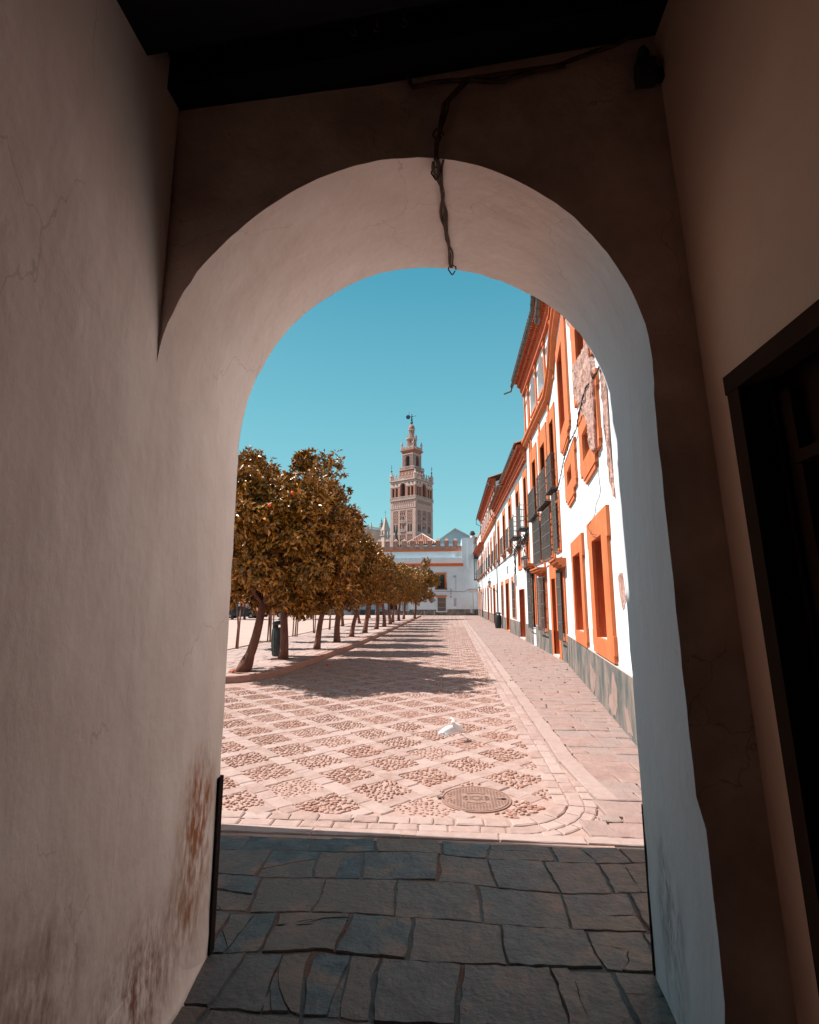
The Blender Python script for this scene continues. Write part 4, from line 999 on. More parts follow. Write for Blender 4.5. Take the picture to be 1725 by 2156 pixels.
cbm = MB(ff)
def wir(P, n=5, a=.02, sd=0):
    out = []
    for p, q in zip(P, P[1:]):
        for k in range(n):
            t = k/n; v = Vector(p).lerp(Vector(q), t); r = noise.noise_vector(v*3+Vector((sd, 0, 0)))*a; out.append((v.x+r.x, max(.012, v.y+r.y), v.z+r.z))
    out.append(P[-1]); return out
for k in range(4):
    cbm.tube(wir([(6.0, .05, 4.75+k*.01), (7.22, .05, 4.83), (8.02, .10, 4.92), (8.95, .10, 4.84), (9.8, .05, 4.84), (10.62, .08, 4.86), (12.19, .08, 4.86), (13.68, .04, 4.76), (14.3, .05, 4.66)], 7, .035, k*3), .0065, 5)
tag(cbm.build('cable_bundle', cable_blk, smooth=True), 'sagging bundle of black cables across the peeling white wall under the upper windows', 'cable')
cbm = MB(ff)
for k in range(7):
    cbm.tube(wir([(20.4, .06, 4.25-.02*k), (21.3, .10, 4.0+.02*k), (22.4, .08, 3.95), (23.8, .08, 4.0), (24.6, .06, 3.85-.01*k), (24.9, .04, 3.0), (25.0, .03, 2.7)], 8, .16, k*5), .012, 5)
for k in range(6): cbm.tube([(20.6+k*.6+.12*math.cos(a), .07, 3.98+.12*math.sin(a)) for a in [2*PI*j/10 for j in range(11)]], .010, 5)
tag(cbm.build('cable_bundle', rope_m, smooth=True), 'tangle of brown cables and loops hanging under the two scroll-bracketed balconies', 'cable')
cbm = MB(ff); cbm.tube(wir([(7.65, .03, 3.9), (7.71, .03, 3.44), (7.62, .03, 3.20), (8.21, .03, 3.00), (8.57, .03, 2.90), (8.79, .075, 2.83), (8.47, .08, 2.65), (7.88, .08, 2.57)], 6, .02), .005, 5)
tag(cbm.build('loose_cable', cable_blk, smooth=True), 'thin loose black cable looping down to the head of the nearest orange window', 'cable')
cbm = MB(ff); cbm.tube(wir([(24.9, .03, 3.95), (33, .03, 3.82), (45, .03, 3.86), (60, .03, 3.75)], 10, .02), .014, 5)
tag(cbm.build('wall_cable', cable_blk, smooth=True), 'long dark cable clipped along the white houses below the small balconies', 'cable')
m = MB(ff); m.box(24.75, 25.1, .02, .12, 2.45, 2.85); m.tube([(24.95, .06, 2.45), (24.95, .04, 2.25), (25.05, .03, 2.2)], .01, 5); tag(m.build('meter_box', cream), 'small pale meter box on the white wall at the end of the hanging cables', 'meter box')
m = MB(ff); m.box(28.2, 28.7, .01, .05, 3.1, 3.45); tag(m.build('wall_plaque', slate_blue), 'small grey rectangular plate on the white wall above the ground-floor doorway', 'plaque')

def litter_bin(loc, label, h=.95, rot=0):
    t = thing('litter_bin', label, 'litter bin', loc, 'grey litter bins')
    b = MB(); b.lathe([(.155, 0), (.165, .02), (.20, .3), (.205, .5), (.19, .72), (.18, .76)], loc[0], loc[1], 20, cz=loc[2]); smooth_by_angle(b.build('body', bin_m, t))
    l = MB(); l.lathe([(.19, .84), (.20, .86), (.19, .90), (.12, .935), (.02, .95)], loc[0], loc[1], 20, cz=loc[2]); smooth_by_angle(l.build('lid', bin_m, t))
    p = MB()
    for k in range(4):
        a = PI/4+PI/2*k+rot; p.box(loc[0]+.15*math.cos(a)-.03, loc[0]+.15*math.cos(a)+.03, loc[1]+.15*math.sin(a)-.03, loc[1]+.15*math.sin(a)+.03, loc[2]+.74, loc[2]+.86)
    p.build('post', bin_m, t)
    s_ = MB()
    for k in range(16):
        a = 2*PI*k/16; s_.tube([(loc[0]+r*math.cos(a), loc[1]+r*math.sin(a), loc[2]+z) for r, z in ((.168, .03), (.203, .3), (.209, .5), (.193, .72))], .006, 4)
    s_.build('rib', bin_m, t)
    return t
litter_bin((2.76, 32.2, .016), 'grey barrel litter bin standing against the right-hand house fronts')
litter_bin((-4.72, 14.35, .128), 'grey litter bin half hidden behind the second orange tree trunk')
# ------------------------------------------------------------------ crenellated building closing the street
_dn = math.hypot(1, .05)
wf = lambda u, d, z: (3+u/_dn, 61-.05*u/_dn-d, z)
pw = thing('crenellated_building', 'white building with red brick battlements closing the far end of the street', 'building', (-3, 61.3, 0))
U0 = -14.5
m = MB(wf)
Hs = [(-4.62, -3.77, 3.05, 4.69), (-4.60, -3.66, .45, 2.03), (-2.73, -2.44, 1.04, 1.95)]
us = sorted({U0, .35}|{h[0] for h in Hs}|{h[1] for h in Hs}); zs_ = sorted({-.05, 6.6}|{h[2] for h in Hs}|{h[3] for h in Hs})
for a, b in zip(us, us[1:]):
    for c, d in zip(zs_, zs_[1:]):
        if not any(h[0] < (a+b)/2 < h[1] and h[2] < (c+d)/2 < h[3] for h in Hs): m.quad((a, 0, c), (b, 0, c), (b, 0, d), (a, 0, d))
for h in Hs: reveal(m, *h, .25)
m.quad((-2.73, -.25, 1.04), (-2.44, -.25, 1.04), (-2.44, -.25, 1.95), (-2.73, -.25, 1.95))
m.box(U0, -1.7, -6, -.5, 6.6, 7.45); m.quad((U0, 0, 6.6), (.35, 0, 6.6), (.35, -.6, 6.62), (U0, -.6, 6.62)); m.box(-2.45, -1.7, -.5, -.08, 6.6, 7.33)
m.box(U0, .35, -8, -.3, -.05, 6.5)
m.build('wall', white_far, pw, fix=False)
m = MB(wf); m.box(-1.74, -.38, -5, .02, 5.5, 8.9); m.box(-1.05, -.36, -.3, .10, 5.0, 8.9); m.box(-.38, .0, -5, -.4, 5.5, 8.2)
m.add([(-1.74, .015, 5.6), (.35, .015, 5.0), (.35, .015, 6.3), (-.38, .015, 6.6), (-1.04, .015, 7.0), (-1.74, .015, 6.4)], [(0, 1, 2, 3, 4, 5)]); m.build('corner_pier', white_far, pw)
m = MB(wf); m.box(U0, -1.60, -.1, .16, 5.62, 5.9); m.box(U0, -1.62, -.1, .22, 5.9, 5.96); m.build('ledge', orange, pw)
m = MB(wf); m.box(U0, -1.75, -.6, -.42, 7.40, 7.60); m.build('band', orange, pw)
m = MB(wf); m.box(U0, -1.75, -1.0, -.45, 7.60, 8.02); m.build('parapet', brick_m, pw)
k = -11.62
while k < -1.9:
    m = MB(wf); jj = random.uniform(-.02, .02); m.box(k-.27+jj, k+.27+jj, -1.0, -.44, 8.02, 8.68)
    z = 8.68; w2 = .30; a, b, c, d = (k-w2, -.42, z), (k+w2, -.42, z), (k+w2, -1.02, z), (k-w2, -1.02, z)
    m.add([a, b, c, d, (k, -.72, 9.03+jj)], [(0, 1, 4), (1, 2, 4), (2, 3, 4), (3, 0, 4), (0, 3, 2, 1)]); m.build('merlon', brick_m, pw); k += 1.015
for k in (-12.63, -13.65): m = MB(wf); m.box(k-.27, k+.27, -1.0, -.44, 8.02, 8.9); m.build('merlon', brick_m, pw)
m = MB(wf); m.box(U0, -4.75, -.01, .03, -.05, .64); m.box(-3.5, .34, -.01, .03, -.05, .70); m.box(-4.75, -3.5, -.01, .028, -.05, .36); m.build('dado', dado_m, pw)
m = MB(wf); surround(m, (-4.86, -3.55, 3.04, 4.9), (-4.62, -3.77, 3.08, 4.69), .04)
wn = m.build('window', orange, pw)
m = MB(wf); m.quad((-4.62, -.2, 3.05), (-3.77, -.2, 3.05), (-3.77, -.2, 4.69), (-4.62, -.2, 4.69)); m.build('pane', glass_d, wn, fix=False)
m = MB(wf); m.box(-4.60, -4.55, -.19, -.14, 3.05, 4.69); m.box(-3.84, -3.79, -.19, -.14, 3.05, 4.69); m.box(-4.22, -4.17, -.19, -.14, 3.05, 4.69); m.box(-4.6, -3.8, -.19, -.15, 4.0, 4.05); m.build('sash', wood, wn)
m = MB(wf); bars(m, -4.86, -3.52, 3.05, 3.71, .12, .085, .008); m.box(-4.9, -3.48, -.01, .16, 2.94, 3.04); m.build('railing', iron, wn)
m = MB(wf); m.box(-4.78, -4.66, -.01, .05, .40, 2.0, 1); m.box(-3.66, -3.56, -.01, .05, .40, 2.0, 1); m.box(-4.78, -3.56, -.01, .07, .38, .46, 1); m.box(-4.82, -3.52, -.01, .14, 2.14, 2.27); m.box(-4.72, -3.62, -.01, .08, 2.03, 2.14)
wn = m.build('window', [orange, white_far], pw)
m = MB(wf); m.quad((-4.6, -.2, .45), (-3.66, -.2, .45), (-3.66, -.2, 2.03), (-4.6, -.2, 2.03)); m.box(-4.15, -4.11, -.19, -.15, .45, 2.03); m.build('shutter', shutter, wn, fix=False)
m = MB(wf); bars(m, -4.66, -3.62, .48, 2.02, .08, .10, .010, [.9, 1.5]); m.build('grille', cream, wn)
for (u, zz) in ((-11.4, .45), (-8.4, .5)):
    m = MB(wf); surround(m, (u-.5, u+.5, zz, 2.0), (u-.36, u+.36, zz+.12, 1.85), .04); m.quad((u-.36, .005, zz+.12), (u+.36, .005, zz+.12), (u+.36, .005, 1.85), (u-.36, .005, 1.85)); wn = m.build('window', white_far, pw, fix=False)
    m = MB(wf); bars(m, u-.36, u+.36, .6, 1.85, .05, .1, .012, [1.2]); m.build('grille', iron, wn)
m = MB(wf); m.box(-10.2, -9.3, -.01, .02, 0, 2.0); m.build('doorway', wood, pw)
m = MB(wf); m.prism([(-2.59+.19*math.cos(a), 4.42+.15*math.sin(a)) for a in [2*PI*k/18 for k in range(18)]], .01, .05, 'y'); m.tube([(-2.48, .03, 4.28), (-2.47, .03, 2.8)], .018, 5)
tag(m.build('round_plaque', slate_blue), 'oval dark plaque on the far white wall with a thin pipe running down from it', 'plaque')
m = MB(wf); m.tube(wir([(-5.0, .03, 2.76), (-4.2, .03, 2.72), (-3.3, .03, 2.73), (-1.45, .03, 2.67), (-1.0, .03, 2.97), (.2, .03, 2.97)], 5, .02), .016, 5)
tag(m.build('wall_cable', cable_blk, smooth=True), 'dark cable drooping across the far white wall under the balcony window', 'cable')
m = MB(wf); m.box(-1.0, .3, .0, .03, 2.62, 2.96); m.tube([(-.51, .04, 2.64), (-.49, .04, .34), (-.55, .05, .2), (-.66, .05, .22)], .024, 6); m.box(-.88, -.62, .03, .14, .28, .70)
tag(m.build('meter_box', cream), 'pale utility box and bent pipe at the corner of the far white wall', 'utility box')
lantern((wf(-3.05, .42, 0)[0], wf(-3.05, .42, 0)[1], 2.36), 'iron lantern on the far white wall beside the orange-framed balcony window', .4, (0, -1), .95)
for i, (bx_, by_) in enumerate([(-9.6, 54.6), (-7.9, 54.8), (-5.9, 55.0), (-3.87, 55.1), (-2.89, 56.0), (-1.79, 56.1)]):
    m = MB(); m.lathe([(.05, 0), (.05, .04), (.028, .06), (.028, .44), (.045, .45), (.045, .47), (.03, .49), (.042, .53), (.03, .57), (.005, .58)], bx_, by_, 8)
    tag(m.build('bollard', stone_kerb, smooth=True), ['pale bollard among the tree trunks farthest to the left', 'pale bollard second from the left among the tree trunks', 'pale bollard just left of the last orange trees', 'slim pale bollard before the far wall, left one of three by the last tree', 'slim pale bollard before the far wall, middle one of three', 'slim pale bollard before the far wall, right one of three below the barred window'][i], 'bollard', 'bollards before the far wall')

# behind the battlements
tr_ = thing('tiled_roof_building', 'low building with a ribbed clay pyramid roof showing above the battlements', 'building', (-4, 77, 0))
m = MB(); apex = (-4.2, 77, 11.4); E_ = [(-6.8, 74.6, 9.55), (-1.9, 74.6, 9.75), (-1.9, 79.5, 9.75), (-6.8, 79.5, 9.55)]
m.add(E_+[apex], [(0, 1, 4), (1, 2, 4), (2, 3, 4), (3, 0, 4)])
for k in range(19):
    t = (k+.5)/19; a = Vector(E_[0]).lerp(Vector(E_[1]), t)
    tt = 1-abs(t-.53)/.55; b = a.lerp(Vector(apex), 1); 
    end = a+Vector((0, 0, 0)); x = a.x
    # ribs run straight up the slope until they meet the hip
    f = (x-E_[0][0])/(apex[0]-E_[0][0]) if x < apex[0] else (E_[1][0]-x)/(E_[1][0]-apex[0])
    f = max(.02, min(1, f)); p1 = Vector((x, a.y+(apex[1]-a.y)*f, a.z+(apex[2]-a.z)*f))
    m.tube([a+Vector((0, -.04, .03)), p1+Vector((0, -.04, .03))], .075, 6)
m.build('roof', tile_m, tr_)
m = MB(); 
for p in (E_[0], E_[1]): m.tube([Vector(p)+Vector((0, -.03, .06)), Vector(apex)+Vector((0, -.03, .06))], .11, 6)
m.build('ridge', cream, tr_)
m = MB(); m.box(-6.6, -2.0, 75, 79, 0, 9.6); m.box(-15, -2, 79, 80, 0, 9.6); m.build('wall', white_far, tr_)
gb = thing('gabled_building', 'plain grey-blue gable end rising behind the battlements on the right', 'building', (.7, 76, 0))
m = MB(); m.prism([(-1.75, 0), (2.85, 0), (2.85, 10.7), (.65, 11.9), (-1.75, 10.25)], 75.2, 84, 'y'); m.build('wall', slate_blue, gb)
m = MB(); m.add([(-1.95, 74.9, 10.2), (.65, 74.9, 12.02), (3.1, 74.9, 10.68), (-1.95, 74.9, 10.08), (.65, 74.9, 11.88), (3.1, 74.9, 10.56), (-1.95, 84, 10.2), (.65, 84, 12.02), (3.1, 84, 10.68), (-1.95, 84, 10.08), (.65, 84, 11.88), (3.1, 84, 10.56)],
    [(0, 1, 4, 3), (1, 2, 5, 4), (0, 6, 7, 1), (1, 7, 8, 2), (3, 4, 10, 9), (4, 5, 11, 10), (0, 3, 9, 6), (2, 8, 11, 5)]); m.build('roof', cream, gb)
m = MB(); m.box(-1.8, 2.7, 74.2, 75.1, 0, 9.7); m.build('terrace_wall', white_far, gb)
ch = thing('chimney', 'small round chimney with a dark nest of twigs beside the gable', 'chimney', (2.75, 66, 8)); 
m = MB(); m.lathe([(.34, 0), (.34, 1.6), (.24, 1.75), (.24, 1.8)], 2.75, 66, 10, cz=8); m.build('stack', cream, ch)
m = MB(); m.lathe([(.17, 1.8), (.34, 1.9), (.36, 2.1), (.2, 2.2), (.3, 2.28), (.1, 2.38)], 2.75, 66, 9, cz=8); m.build('nest', shutter, ch)
m = MB(); m.box(2.95, 5, 66, 67, 0, 9.6); m.box(3, 5.2, 64.5, 66, 0, 8.9); tag(m.build('brick_wall', brick_m), 'short run of bare red brick wall between chimney and right-hand houses', 'wall')

# ------------------------------------------------------------------ the great tower
TH = math.radians(31.2); W = 14.46
PCx, PCy = -15.9, 235.0
ex = Vector((math.cos(TH), -math.sin(TH), 0)); ey = Vector((math.sin(TH), math.cos(TH), 0))   # ex runs along the left face towards the near corner
TC = Vector((PCx, PCy, 0))-ex*W/2+ey*W/2
tw = thing('bell_tower', 'tall brick bell tower with lattice panels, arcaded belfry and tapering tiers crowned by a statue', 'tower', tuple(TC))
def tface(k):
    """face k: local (u across -W/2..W/2, d outward, z)"""
    a = -PI/2+PI/2*k       # outward direction in tower axes
    od = ex*math.cos(a)+ey*math.sin(a); ud = ex*math.cos(a+PI/2)+ey*math.sin(a+PI/2)
    return lambda hw: (lambda u, d, z: tuple(TC+ud*u+od*(hw+d)+Vector((0, 0, z))))
FA = [tface(k) for k in range(4)]
def faces(hw, fn, name, mt, smooth=False):
    mb = MB()
    for f in FA[:4]: mb.tf = f(hw); fn(mb)
    mb.tf = None
    return mb.build(name, mt, tw, fix=False)
def lattice(mb, u0, u1, z0, z1, nu, mi=0, t=.17, d=.0, dep=.16):
    """sebka lattice: crossing diagonal ribs over a recessed panel"""
    du = (u1-u0)/nu; nz_ = int((z1-z0)/(du*1.45)); dz = (z1-z0)/nz_
    for i in range(nu):
        for j in range(nz_):
            a, b, c, e = u0+i*du, u0+(i+1)*du, z0+j*dz, z0+(j+1)*dz; mu, mz = (a+b)/2, (c+e)/2
            for (p, q) in (((mu, c), (b, mz)), ((b, mz), (mu, e)), ((mu, e), (a, mz)), ((a, mz), (mu, c))):
                dx, dy = q[0]-p[0], q[1]-p[1]; L_ = math.hypot(dx, dy); nx, ny = -dy/L_*t/2, dx/L_*t/2
                mb.quad((p[0]+nx, d, p[1]+ny), (q[0]+nx, d, q[1]+ny), (q[0]-nx, d, q[1]-ny), (p[0]-nx, d, p[1]-ny), mi)
                mb.quad((p[0]-nx, d, p[1]-ny), (q[0]-nx, d, q[1]-ny), (q[0]-nx, d-dep, q[1]-ny), (p[0]-nx, d-dep, p[1]-ny), mi)
def pointed(mb, c, hw_, z0, zs, mi, d=.0):
    """flat pointed-arch void"""
    pts = [(c-hw_, z0), (c+hw_, z0), (c+hw_, zs), (c+hw_*.6, zs+hw_*.9), (c, zs+hw_*1.5), (c-hw_*.6, zs+hw_*.9), (c-hw_, zs)]
    mb.add([(x, d, z) for x, z in pts], [tuple(range(7))], mi)
h = W/2
m = MB(); m.tf = None
cs = []
def shaft(mb):                                   # wall face with three recessed vertical strips
    strips = [(-5.6, -2.55), (-1.7, 1.7), (2.55, 5.6)]
    zr = [(0, 10), (11, 20.8), (22, 32.0), (33.1, 43.3)]
    cut = [-h]+[x for s_ in strips for x in s_]+[h]
    for i in range(0, len(cut), 2): mb.quad((cut[i], 0, 0), (cut[i+1], 0, 0), (cut[i+1], 0, 48.2), (cut[i], 0, 48.2))
    for (a, b) in strips:
        zz = [0]
        for q in zr: zz += list(q)
        zz.append(48.2)
        for i in range(1, len(zz)-1, 2): pass
        prev = 0
        for (c, d) in zr:
            mb.quad((a, 0, prev), (b, 0, prev), (b, 0, c), (a, 0, c)); prev = d
            for (p, q) in (((a, c), (a, d)), ((b, c), (b, d))): mb.quad((p[0], 0, p[1]), (q[0], 0, q[1]), (q[0], -.28, q[1]), (p[0], -.28, p[1]))
            mb.quad((a, 0, c), (b, 0, c), (b, -.28, c), (a, -.28, c)); mb.quad((a, 0, d), (b, 0, d), (b, -.28, d), (a, -.28, d))
        mb.quad((a, 0, prev), (b, 0, prev), (b, 0, 48.2), (a, 0, 48.2))
faces(h, shaft, 'shaft', tower_m)
def panels(mb):
    for (a, b) in ((-5.6, -2.55), (2.55, 5.6)):
        for (c, d, lo) in ((33.1, 43.3, 37.0), (22, 32.0, 25.5), (11, 20.8, 14)):
            mb.quad((a, -.27, c), (b, -.27, c), (b, -.27, d), (a, -.27, d), 1)
            lattice(mb, a+.05, b-.05, lo, d, 3, 0, .2, -.06)
            for cc in (a+.82, b-.82): pointed(mb, cc, .5, c+.1, lo-1.4, 2, -.262)
            mb.box(a+.0, b, -.26, -.08, lo-.12, lo+.12, 0); 
            for cc in (a+.12, (a+b)/2, b-.12): mb.box(cc-.12, cc+.12, -.26, -.08, c, lo, 0)
    for (c, d, wins) in ((33.1, 43.3, (37.6, 33.4)), (22, 32, (27.6, 23.2)), (11, 20.8, (16.0, 12.0))):
        mb.quad((-1.7, -.27, c), (1.7, -.27, c), (1.7, -.27, d), (-1.7, -.27, d), 1)
        lattice(mb, -1.65, 1.65, wins[0]+2.6, d, 3, 0, .18, -.06)
        for wz in wins:
            pointed(mb, 0, 1.15, wz, wz+1.9, 0, -.24); pointed(mb, 0, .9, wz, wz+1.7, 2, -.235)
            mb.box(-.08, .08, -.2, -.1, wz+.9, wz+2.0, 3); mb.box(-1.5, 1.5, -.1, .35, wz-.05, wz+.1, 3)
            mb.box(-1.5, 1.5, .25, .35, wz+.95, wz+1.1, 3)
            for q in range(9): mb.box(-1.45+q*.355, -1.35+q*.355, .27, .33, wz+.1, wz+.95, 3)
faces(h, panels, 'lattice_panel', [tower_m, tower_r, tower_d, cream])
def frieze(mb):
    mb.box(-h-.12, h+.12, 0, .15, 44.3, 44.7, 0); mb.quad((-5.9, .012, 45.0), (5.9, .012, 45.0), (5.9, .012, 47.9), (-5.9, .012, 47.9), 1)
    lattice(mb, -5.9, 5.9, 46.3, 47.9, 11, 0, .2, .14, .12)
    for q in range(12): mb.box(-5.9+q*1.0727-.11, -5.9+q*1.0727+.11, .0, .14, 45.0, 46.5, 0)
    for q in range(11): pointed(mb, -5.36+q*1.0727, .36, 45.05, 46.2, 2, .02)
faces(h, frieze, 'frieze', [tower_m, tower_r, tower_w])
def bal1(mb):
    mb.box(-h-.35, h+.35, 0, .35, 48.2, 48.5); mb.box(-h-.3, h+.3, .18, .32, 49.75, 49.95)
    for q in range(24): mb.box(-h-.1+q*(2*h+.2)/23-.09, -h-.1+q*(2*h+.2)/23+.09, .17, .31, 48.5, 49.75)
    mb.quad((-h, .17, 48.5), (h, .17, 48.5), (h, .17, 49.5), (-h, .17, 49.5))
faces(h, bal1, 'balustrade', tower_w)
def belfry(mb):
    mb.box(-h, -h+.05, -.01, 0, 48, 50, 0)
    ops = [(-6.05, -4.9, 54.2), (-4.1, -2.95, 54.2), (-1.35, 1.35, 55.0), (2.95, 4.1, 54.2), (4.9, 6.05, 54.2)]
    xs = [-h]+[x for o in ops for x in o[:2]]+[h]
    for i in range(0, len(xs), 2):
        mb.quad((xs[i], 0, 48.2), (xs[i+1], 0, 48.2), (xs[i+1], 0, 58), (xs[i], 0, 58), 0)
        if 0 < i < len(xs)-1 or True: mb.box(xs[i]+.12, xs[i+1]-.12, 0, .14, 50.1, 54.6, 1)
    for (a, b, zt) in ops:
        r = (b-a)/2 if zt > 54.5 else 0; n = 8; c = (a+b)/2
        if r:
            for k in range(n):
                t0, t1 = PI*k/n, PI*(k+1)/n; p0 = (c-r*math.cos(t0), zt+r*math.sin(t0)); p1 = (c-r*math.cos(t1), zt+r*math.sin(t1))
                mb.quad((p0[0], 0, p0[1]), (p1[0], 0, p1[1]), (p1[0], 0, 58), (p0[0], 0, 58), 0); mb.quad((p0[0], 0, p0[1]), (p1[0], 0, p1[1]), (p1[0], -1.6, p1[1]), (p0[0], -1.6, p0[1]), 1)
                mb.tube([(c-(r+.2)*math.cos(t0), .1, zt+(r+.2)*math.sin(t0)), (c-(r+.2)*math.cos(t1), .1, zt+(r+.2)*math.sin(t1))], .16, 4, 0)
        else: mb.quad((a, 0, zt), (b, 0, zt), (b, 0, 58), (a, 0, 58), 0); mb.quad((a, 0, zt), (b, 0, zt), (b, -1.6, zt), (a, -1.6, zt), 1)
        for e in (a, b): mb.quad((e, 0, 48.2), (e, -1.6, 48.2), (e, -1.6, zt), (e, 0, zt), 1)
        if not r:
            mb.tf_ = None; cc = (a+b)/2; mb.lathe([(.50, 51.0), (.42, 51.3), (.30, 52.0), (.16, 52.2)], cc, -.8, 8, 2)
    mb.box(-h-.1, -1.8, 0, .22, 54.7, 55.1, 0); mb.box(1.8, h+.1, 0, .22, 54.7, 55.1, 0)
    for cc in (-5.5, -3.5, 3.5, 5.5):
        mb.lathe([(.55, 0), (.55, .06)], cc, 0, 12, 0) if False else None
        ring = [(cc+.48*math.cos(q), .10, 56.3+.48*math.sin(q)) for q in [2*PI*k/14 for k in range(15)]]; mb.tube(ring, .1, 4, 0)
        mb.add([(cc+.40*math.cos(2*PI*k/12), .03, 56.3+.40*math.sin(2*PI*k/12)) for k in range(12)], [tuple(range(12))], 3)
    mb.box(-h-.45, h+.45, 0, .45, 57.6, 58.0, 0); mb.box(-h-.2, h+.2, 0, .2, 57.3, 57.6, 1)
    mb.add([(-2.4, .3, 57.6), (2.4, .3, 57.6), (0, .3, 58.9)], [(0, 1, 2)], 0)
faces(h, belfry, 'belfry', [tower_w, tower_r, bronze, tower_d])
m = MB(); m.tf = lambda x, y, z: tuple(TC+ex*x+ey*y+Vector((0, 0, z)))
m.box(-h+1.7, h-1.7, -h+1.7, h-1.7, 48.3, 57.9, 0); m.box(-h+.02, h-.02, -h+.02, h-.02, 57.9, 58.0); m.build('belfry_core', tower_d, tw)
def bal2(mb):
    mb.box(-h-.3, h+.3, .1, .3, 59.3, 59.55)
    for q in range(22):
        u = -h+q*2*h/21; mb.box(u-.12, u+.12, .12, .28, 58.0, 59.3)
    for q in range(1, 8):
        if q == 4: pass
        u = -h+q*2*h/8; mb.lathe([(.3, 59.5), (.16, 59.8), (.38, 60.2), (.3, 60.6), (.1, 60.9), (.14, 61.1), (.02, 61.4)], u, .2, 7)
faces(h, bal2, 'balustrade', tower_w)
tfl = lambda x, y, z: tuple(TC+ex*x+ey*y+Vector((0, 0, z)))
for sx_, sy_ in ((-1, -1), (1, -1), (1, 1), (-1, 1)):
    m = MB(tfl); m.lathe([(.85, 58), (.85, 60.2), (1.0, 60.3), (1.0, 60.5), (.55, 61.0), (.40, 61.8), (.2, 62.5)], sx_*(h-.3), sy_*(h-.3), 8); m.build('corner_turret', tower_w, tw)
    m = MB(tfl); cx_, cy_ = sx_*(h-.3), sy_*(h-.3); m.lathe([(.08, 62.4), (.4, 62.9), (.4, 63.2), (.1, 63.5), (.06, 64.3)], cx_, cy_, 6)
    m.tube([(cx_-.75, cy_+.75, 64.6), (cx_, cy_, 64.25), (cx_+.75, cy_-.75, 64.6)], .07, 4); m.tube([(cx_-.6, cy_+.6, 65.3), (cx_, cy_, 64.9), (cx_+.6, cy_-.6, 65.3)], .07, 4); m.tube([(cx_, cy_, 64), (cx_, cy_, 66.0)], .08, 4)
    for q_ in ((-.75, .75, 64.6), (.75, -.75, 64.6), (-.6, .6, 65.3), (.6, -.6, 65.3), (0, 0, 66)): m.lathe([(.02, -.15), (.17, 0), (.02, .15)], cx_+q_[0], cy_+q_[1], 5, cz=q_[2])
    m.build('lily_finial', bronze, tw)
tfl = lambda x, y, z: tuple(TC+ex*x*1.035+ey*y*1.035+Vector((0, 0, z if z < 59 else z+2.2+(z-61)*.045)))
FA = [(lambda g: (lambda hw: (lambda f: (lambda u, d, z: f(u*1.035, d, z if z < 59 else z+2.2+(z-61)*.045)))(g(hw*1.035))))(tface(k)) for k in range(4)]
m = MB(tfl); a = 4.05; m.box(-a, a, -a, a, 58, 61.3); m.build('second_tier_base', tower_r, tw)
def bal3(mb):
    mb.box(-4.25, 4.25, 0, .25, 61.2, 61.4); mb.box(-4.2, 4.2, .05, .2, 62.6, 62.8)
    for q in range(16): u = -4.1+q*8.2/15; mb.box(u-.09, u+.09, .06, .2, 61.4, 62.6)
faces(4.05, bal3, 'balustrade', tower_w)
def tier2(mb):
    a = 3.15
    mb.quad((-a, 0, 61.3), (-1.15, 0, 61.3), (-1.15, 0, 67.0), (-a, 0, 67.0), 0); mb.quad((1.15, 0, 61.3), (a, 0, 61.3), (a, 0, 67.0), (1.15, 0, 67.0), 0)
    n = 8
    for k in range(n):
        t0, t1 = PI*k/n, PI*(k+1)/n; p0 = (-1.15*math.cos(t0), 67+1.15*math.sin(t0)); p1 = (-1.15*math.cos(t1), 67+1.15*math.sin(t1))
        mb.quad((p0[0], 0, p0[1]), (p1[0], 0, p1[1]), (p1[0], 0, 70.3), (p0[0], 0, 70.3), 0); mb.tube([(p0[0]*1.2, .1, 67+(p0[1]-67)*1.2), (p1[0]*1.2, .1, 67+(p1[1]-67)*1.2)], .14, 4, 1)
        mb.quad((p0[0], 0, p0[1]), (p1[0], 0, p1[1]), (p1[0], -1, p1[1]), (p0[0], -1, p0[1]), 0)
    mb.quad((-a, 0, 67), (-1.15, 0, 67), (-1.15, 0, 70.3), (-a, 0, 70.3), 0); mb.quad((1.15, 0, 67), (a, 0, 67), (a, 0, 70.3), (1.15, 0, 70.3), 0)
    for e in (-1.15, 1.15): mb.quad((e, 0, 61.3), (e, -1, 61.3), (e, -1, 67), (e, 0, 67), 0)
    for u in (-2.9, -2.2, -1.5, 1.5, 2.2, 2.9): mb.lathe([(.2, 61.4), (.17, 61.8), (.16, 68.2), (.26, 68.6)], u, .16, 6, 1)
    mb.box(-a, a, 0, .4, 68.6, 69.0, 1); mb.box(-a-.25, a+.25, 0, .3, 69.9, 70.3, 0)
faces(3.15, tier2, 'second_tier', [tower_r, tower_w])
m = MB(tfl); m.box(-2.1, 2.1, -2.1, 2.1, 61.3, 70.2); m.build('second_tier_core', tower_d, tw)
m = MB(tfl); m.box(-4.0, 4.0, -4.0, 4.0, 70.5, 70.85); m.box(-3.6, 3.6, -3.6, 3.6, 70.2, 70.5); m.box(-3.7, 3.7, -3.7, 3.7, 70.85, 71.1); m.build('cornice', tower_r, tw)
def bal4(mb):
    mb.box(-3.5, 3.5, -.1, .08, 72.2, 72.45)
    for q in range(9):
        u = -3.3+q*6.6/8; mb.lathe([(.28, 71.1), (.36, 71.6), (.2, 71.9), (.32, 72.2)], u, 0, 7)
faces(3.45, bal4, 'balustrade', tower_w)
